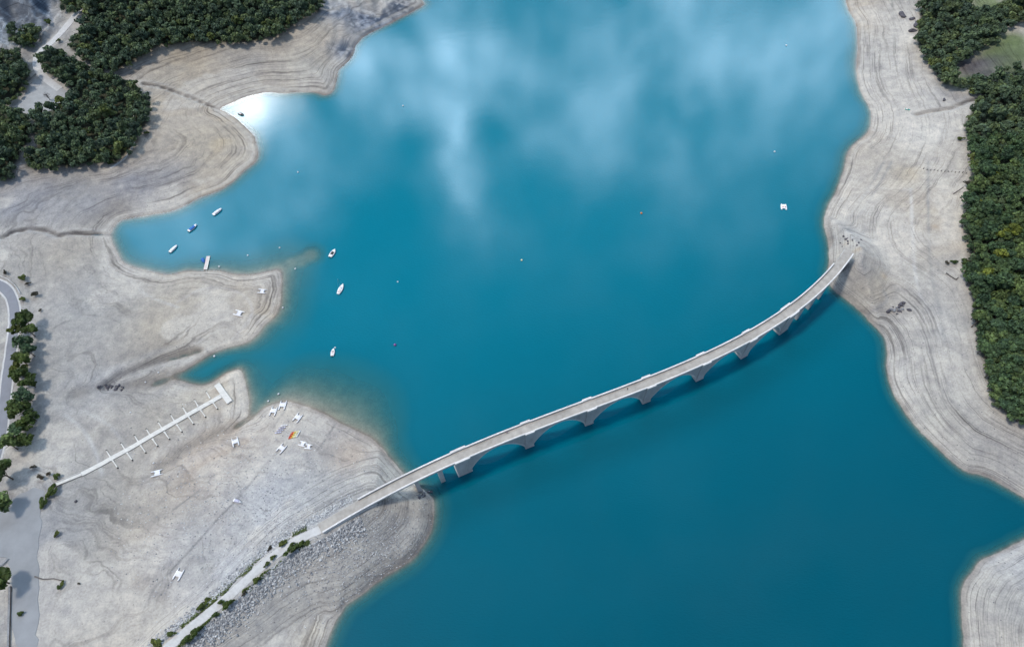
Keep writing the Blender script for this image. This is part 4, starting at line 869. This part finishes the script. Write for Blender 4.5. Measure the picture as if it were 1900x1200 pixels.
SH = [(42,517,9,'shrub','green bush at the road bend, highest of the roadside bushes'),(52,526,6,'dry','grey dry bush touching the highest roadside bush'),(66,546,10,'dry','round grey brown bush standing on the pale slope by the bend'),(42,555,7,'shrub','small dark bush between the road bend and the round brown bush'),(75,575,5,'dry','tiny grey bush on the slope right of the topmost roadside tree'),(10,505,7,'dry','grey bush on the left edge above the guardrail'),
      (99,912,11,'shrub','rounded green bush just below the landward end of the jetty'),(82,932,9,'shrub','ragged green bush at the corner of the asphalt yard'),(76,886,8,'dry','brownish bush above the landward end of the jetty'),(105,884,7,'shrub','low green bush touching the jetty gangway'),(90,878,6,'dry','pale dry bush between the two bushes above the gangway'),(62,866,6,'dry','small dry bush by the pale track above the yard'),
      (104,992,6,'shrub','lone green tuft on the grey flat right of the yard'),(115,1082,5,'shrub','green tuft at the end of the thin log'),(108,1088,5,'shrub','low green tuft below the thin log'),(37,1138,5,'shrub','lone green tuft on the asphalt yard beside the stone wall'),(145,1082,3,'dry','tiny dark tuft right of the thin log'),
      (540,1018,13,'shrub','largest bright green bush beside the causeway path'),(524,1007,8,'shrub','green bush on the far side of the causeway path near the bridge'),(558,1008,7,'shrub','green bush on the causeway nearest the bridge'),(508,1032,7,'shrub','dark green bush below the largest causeway bush'),(500,1016,6,'dry','olive tuft on the far rubble slope of the causeway'),(494,1046,6,'shrub','small green bush on the near edge of the causeway path'),(478,1074,9,'shrub','green bush on the near rubble slope in the middle of the causeway'),
      (452,1100,6,'dry','dry yellowish tuft on the near edge of the causeway path'),(427,1118,12,'shrub','broad green bush on the near side of the lower causeway'),(408,1118,7,'shrub','yellow green bush beside the broad lower causeway bush'),(398,1142,8,'shrub','rust tinged green bush by the lower causeway path'),(372,1128,10,'shrub','green bush on the far side of the lower causeway'),(384,1112,7,'shrub','smaller green bush on the far side of the lower causeway'),(368,1168,12,'shrub','green bush on the near side at the bottom of the causeway'),(345,1190,12,'shrub','dense green bush at the very bottom of the causeway, near side'),(318,1176,6,'shrub','small yellow green bush at the bottom, far side of the path'),(292,1192,9,'shrub','round green bush at the bottom edge, far side of the path'),
      (1797,345,12,'dry','dark ragged bush with a dead branch at the right forest edge'),(1803,342,7,'shrub','light green bush behind the ragged one at the right forest edge'),(1783,258,7,'shrub','single dark green bush standing off the right forest edge'),(1757,488,6,'dry','left of two small bushes above the driftwood log'),(1771,486,6,'shrub','right of two small bushes above the driftwood log'),(1790,488,11,'shrub','bright green bush at the forest edge beside the two small bushes'),
      (272,247,7,'shrub','dark bush below the wooded headland edge'),(206,302,8,'shrub','bush at the foot of the headland footpath'),(232,272,6,'shrub','bright green bush beside the headland footpath'),(90,42,11,'shrub','yellow green bush above the hillside road by the dark slate slope'),(108,75,6,'shrub','light green bush on the right edge of the hillside road'),(58,303,13,'shrub','bright green bush at the lower left end of the wooded headland'),(92,300,12,'shrub','light green bush at the lower edge of the wooded headland')]
for px, py, r, kk, lb in SH:
    if 100 < px < 1 : pass
    p = hit(px, py, 1.0); t = plant(kk, p, r*(.58 if 'causeway' in lb else .74)/3.4/1.5, 'shrub', lb, 'bush', 'bushes on the dry shores', .95)
    if 'causeway' in lb: t.rotation_euler = (0, 0, math.atan2(cwp[2][1]-cwp[8][1], cwp[2][0]-cwp[8][0])+random.uniform(-.2, .2))
P = np.array(cwp); s_ = np.r_[0, np.cumsum(np.hypot(*np.diff(P, axis=0).T))]; vv = []; hh_ = []
for k in range(9000):                                           # low weeds along the edges of the causeway path
    u = random.uniform(6, s_[-1]); x = np.interp(u, s_, P[:, 0]); y = np.interp(u, s_, P[:, 1]); i = min(np.searchsorted(s_, u, 'right')-1, len(P)-2); d = P[i+1]-P[i]; d = d/np.hypot(*d)
    sd_ = 1 if random.random() < .68 else -1; off = sd_*(2.2+abs(random.gauss(0, 1.1)))
    if fbm(np.array([u*.11]), np.array([sd_*5.+off*.2]), 33, 3)[0] < .52: continue
    x -= d[1]*off; y += d[0]*off; a_ = random.uniform(0, 6.28); l = random.uniform(.12, .3); z = hz(x, y)+random.uniform(.05, .5)
    c_, s2_ = math.cos(a_)*l, math.sin(a_)*l; q = random.uniform(-.15, .25)
    vv += [(x-c_, y-s2_, z-q*.5), (x+s2_, y-c_, z+q), (x+c_, y+s2_, z+q), (x-s2_, y+c_, z-q*.3)]; hh_.append(random.random())
wd = bpy.data.objects.new('weeds', leaf_mesh('weeds', np.array(vv), np.array(hh_), np.random.default_rng(2).random(len(hh_))*.9, LM['shrub'])); COL.objects.link(wd)
tag(wd, 'thin strip of low green weeds along the edges of the causeway path', 'weeds', None, 'stuff')
p = hit(93, 186); t = thing('bare_tree', 'bare dark leafless tree on the pale gravel lot', 'tree', p)
MB().tube([(0, 0, -.3), (.1, 0, 2), (0, .2, 4.5)], [.28, .2, .1]).build('trunk', MT['wood'], t); mb = MB()
for k in range(16):
    a = k*2.4; z = 1.6+.18*k; l = 2.6-.07*k; mb.tube([(0, 0, z), (math.cos(a)*l*.5, math.sin(a)*l*.5, z+.9), (math.cos(a+.3)*l, math.sin(a+.3)*l, z+1.5)], [.14, .1, .06], 4)
    mb.tube([(math.cos(a)*l*.5, math.sin(a)*l*.5, z+.9), (math.cos(a-.5)*l*.9, math.sin(a-.5)*l*.9, z+1.7)], [.09, .05], 4)
mb.build('branch', MT['wood'], t)

# ------------------------------------------------------------------ two walkers on the bridge
def person(px, py, top, legs, heading, label, swing):
    p = un(px, py, HD+.05); t = thing('person', label, 'person', p, heading)
    J = [((0,0,.95),.15),((0,0,1.18),.14),((.01,0,1.42),.165),((.02,0,1.52),.06),((.03,0,1.62),.085),((.035,0,1.73),.085),
         ((0,.1,.88),.095),((swing,.1,.5),.065),((swing*.6,.1,.08),.05),((swing*.6+.16,.1,.04),.04),((0,-.1,.88),.095),((-swing*.8,-.1,.5),.065),((-swing*1.7,-.1,.1),.05),((-swing*1.7+.16,-.1,.05),.04),
         ((0,.2,1.4),.06),((-swing*.4,.26,1.14),.045),((.05-swing*.3,.25,.9),.035),((.08-swing*.3,.24,.8),.035),((0,-.2,1.4),.06),((swing*.4,-.26,1.14),.045),((.12+swing*.3,-.25,.92),.035),((.16+swing*.3,-.24,.83),.035)]
    E = [(0,1),(1,2),(2,3),(3,4),(4,5),(0,6),(6,7),(7,8),(8,9),(0,10),(10,11),(11,12),(12,13),(2,14),(14,15),(15,16),(16,17),(2,18),(18,19),(19,20),(20,21)]
    me = bpy.data.meshes.new('body'); me.from_pydata([j[0] for j in J], E, []); me.materials.append(MT['skin'])
    o = bpy.data.objects.new('body', me); COL.objects.link(o); o.parent = t
    o.modifiers.new('skin', 'SKIN'); sk = me.skin_vertices[0].data
    for i, j in enumerate(J): sk[i].radius = (j[1], j[1])
    sk[0].use_root = True; o.modifiers.new('sub', 'SUBSURF').levels = 1
    MB().loft([[(x+rx*math.cos(a), ry_*math.sin(a), z) for a in [k*math.pi/5 for k in range(10)]] for x, rx, ry_, z in ((0, .19, .2, .85), (0, .18, .19, 1.15), (.01, .19, .25, 1.42), (.02, .1, .12, 1.53))]).build('shirt', MT[top], t, True)
    mb = MB()
    for sg, sw in ((1, swing), (-1, -swing*.85)): mb.tube([(0, sg*.1, .95), (sw, sg*.1, .5), (sw*(.7 if sg > 0 else 1.9), sg*.1, .12)], [.13, .095, .08], 8)
    mb.build('trousers', MT[legs], t, True)
    MB().ball((.015, 0, 1.74), (.115, .11, .1), 10, 6).build('hair', MT['dark'], t, True)
person(941, 803, 'purple', 'dark', .4, 'person in a purple top walking by the far parapet of the bridge', .16)
person(1164, 722.5, 'dark', 'dark', 3.5, 'person in dark clothes walking along the middle of the bridge', .18)

# ------------------------------------------------------------------ light
SH_V = Vector((.53, -.04, -1)).normalized()
sd = bpy.data.lights.new('sun', 'SUN'); sd.energy = 2.35; sd.angle = R(8); sd.color = (1, .94, .84)
so = bpy.data.objects.new('sun', sd); COL.objects.link(so); so.rotation_euler = SH_V.to_track_quat('-Z', 'Y').to_euler(); so.location = (-300, 100, 500)
w = bpy.data.worlds.new('World'); S.world = w; w.use_nodes = True; nt = w.node_tree
bg = nt.nodes['Background']; sky = N(nt, 'ShaderNodeTexSky', sky_type='NISHITA'); sky.sun_disc = False
sky.sun_elevation = math.asin(-SH_V.z); sky.sun_rotation = math.atan2(-SH_V.x, -SH_V.y)
SKYK = .1
tc = N(nt, 'ShaderNodeTexCoord'); V = tc.outputs['Generated']
nz = N(nt, 'ShaderNodeTexNoise', Scale=3.2, Detail=7., Roughness=.6); nt.links.new(V, nz.inputs['Vector'])
nz2 = N(nt, 'ShaderNodeTexNoise', Scale=8.5, Detail=8., Roughness=.62); nt.links.new(V, nz2.inputs['Vector']); nz3 = N(nt, 'ShaderNodeTexNoise', Scale=11., Detail=6.); nt.links.new(V, nz3.inputs['Vector'])
vs = N(nt, 'ShaderNodeVectorMath', operation='SUBTRACT'); nt.links.new(mixc(nt, .4, nz.outputs['Color'], nz3.outputs['Color']), vs.inputs[0]); vs.inputs[1].default_value = (.5, .5, .5)
vm = N(nt, 'ShaderNodeVectorMath', operation='SCALE'); nt.links.new(vs.outputs[0], vm.inputs[0]); vm.inputs['Scale'].default_value = .26
va = N(nt, 'ShaderNodeVectorMath', operation='ADD'); nt.links.new(V, va.inputs[0]); nt.links.new(vm.outputs[0], va.inputs[1])
vn = N(nt, 'ShaderNodeVectorMath', operation='NORMALIZE'); nt.links.new(va.outputs[0], vn.inputs[0])
def mirror(px, py):
    d = (FW*F+RT*(px-PW/2)+UP*(PH/2-py)).normalized(); return Vector((d.x, d.y, -d.z))
# bright clouds of the sky ahead: where (as seen mirrored in the lake), angular radius in degrees, brightness
CLD = [(452,192,1.8,24),(490,182,1.6,14),(500,255,5,6.5),(450,380,6,6),(340,430,7,3.2),(240,430,5,1.5),(560,330,5,4),(690,180,3.0,11),(705,225,2.2,6),(665,110,2.6,8),(790,45,3.5,7),(800,110,4,5),(795,225,2.4,6.5),(830,265,3.2,7),(880,305,4,6.5),(900,365,3.4,4),(865,250,3,5),(860,80,4,5),(950,150,5,4.2),(1060,100,7,4.0),(1150,190,8,3.0),(1060,270,5,2.4),(1250,60,8,3.4),(1450,60,8,3.4),(1450,200,9,2.4),(1300,250,9,1.9),(1560,120,6,2.2),(900,430,5,1.4),(1150,380,7,.8),(640,280,4,2.5)]
acc = None; wac = None
for px, py, r, s in CLD:
    dn = N(nt, 'ShaderNodeVectorMath', operation='DOT_PRODUCT'); nt.links.new(vn.outputs[0], dn.inputs[0]); dn.inputs[1].default_value = mirror(px, py)
    k = 1/(1-math.cos(R(r)))
    g = mth(nt, 'MULTIPLY', mth(nt, 'POWER', 2.718, mth(nt, 'MULTIPLY', mth(nt, 'SUBTRACT', dn.outputs['Value'], 1.), k)), s)
    if s > 13: wac = g if wac is None else mth(nt, 'ADD', wac, g)
    else: acc = g if acc is None else mth(nt, 'ADD', acc, g)
det = ramp(nt, nz2.outputs[0], [(.38, (.32,)*3), (.50, (.85,)*3), (.62, (1.5,)*3)])
gap = None                                                         # holes of clear sky between the clouds
for px, py, r in ((935,243,2.6),(772,285,2.6),(985,335,3.2),(735,42,1.8),(560,185,2.2),(770,380,3),(700,420,4),(1130,20,2)):
    dn = N(nt, 'ShaderNodeVectorMath', operation='DOT_PRODUCT'); nt.links.new(vn.outputs[0], dn.inputs[0]); dn.inputs[1].default_value = mirror(px, py)
    g = mth(nt, 'POWER', 2.718, mth(nt, 'MULTIPLY', mth(nt, 'SUBTRACT', dn.outputs['Value'], 1.), 1/(1-math.cos(R(r))))); gap = g if gap is None else mth(nt, 'MAXIMUM', gap, g)
acc = mth(nt, 'MULTIPLY', acc, mth(nt, 'SUBTRACT', 1., mth(nt, 'MULTIPLY', gap, .9)))
sx = N(nt, 'ShaderNodeSeparateXYZ'); nt.links.new(V, sx.inputs[0])
veil = mth(nt, 'MULTIPLY', mth(nt, 'SUBTRACT', nz.outputs[0], .25, clamp=True), .9)          # thin high cloud everywhere
veil = mth(nt, 'MULTIPLY', veil, mth(nt, 'GREATER_THAN', sx.outputs[2], 0.))
csc = N(nt, 'ShaderNodeVectorMath', operation='SCALE'); nt.links.new(mixc(nt, 1., (.60, .80, 1.0), det, 'MULTIPLY'), csc.inputs[0]); nt.links.new(mth(nt, 'ADD', mth(nt, 'MULTIPLY', acc, .68), veil), csc.inputs['Scale'])
ssc = N(nt, 'ShaderNodeVectorMath', operation='SCALE'); nt.links.new(sky.outputs[0], ssc.inputs[0]); ssc.inputs['Scale'].default_value = 1.0
csk = N(nt, 'ShaderNodeVectorMath', operation='SCALE'); wsc = N(nt, 'ShaderNodeVectorMath', operation='SCALE'); wsc.inputs[0].default_value = (1, 1, 1); nt.links.new(wac, wsc.inputs['Scale'])
cad = N(nt, 'ShaderNodeVectorMath', operation='ADD'); nt.links.new(csc.outputs[0], cad.inputs[0]); nt.links.new(wsc.outputs[0], cad.inputs[1]); nt.links.new(cad.outputs[0], csk.inputs[0]); csk.inputs['Scale'].default_value = 1/SKYK
ad = N(nt, 'ShaderNodeVectorMath', operation='ADD'); nt.links.new(ssc.outputs[0], ad.inputs[0]); nt.links.new(csk.outputs[0], ad.inputs[1])
nt.links.new(ad.outputs[0], bg.inputs[0]); bg.inputs[1].default_value = SKYK
S.view_settings.view_transform = 'Standard'; S.view_settings.look = 'None'; S.view_settings.exposure = .06; S.view_settings.gamma = 1.0
S.cycles.max_bounces = 6; S.cycles.transparent_max_bounces = 8; S.cycles.caustics_reflective = False; S.cycles.caustics_refractive = False
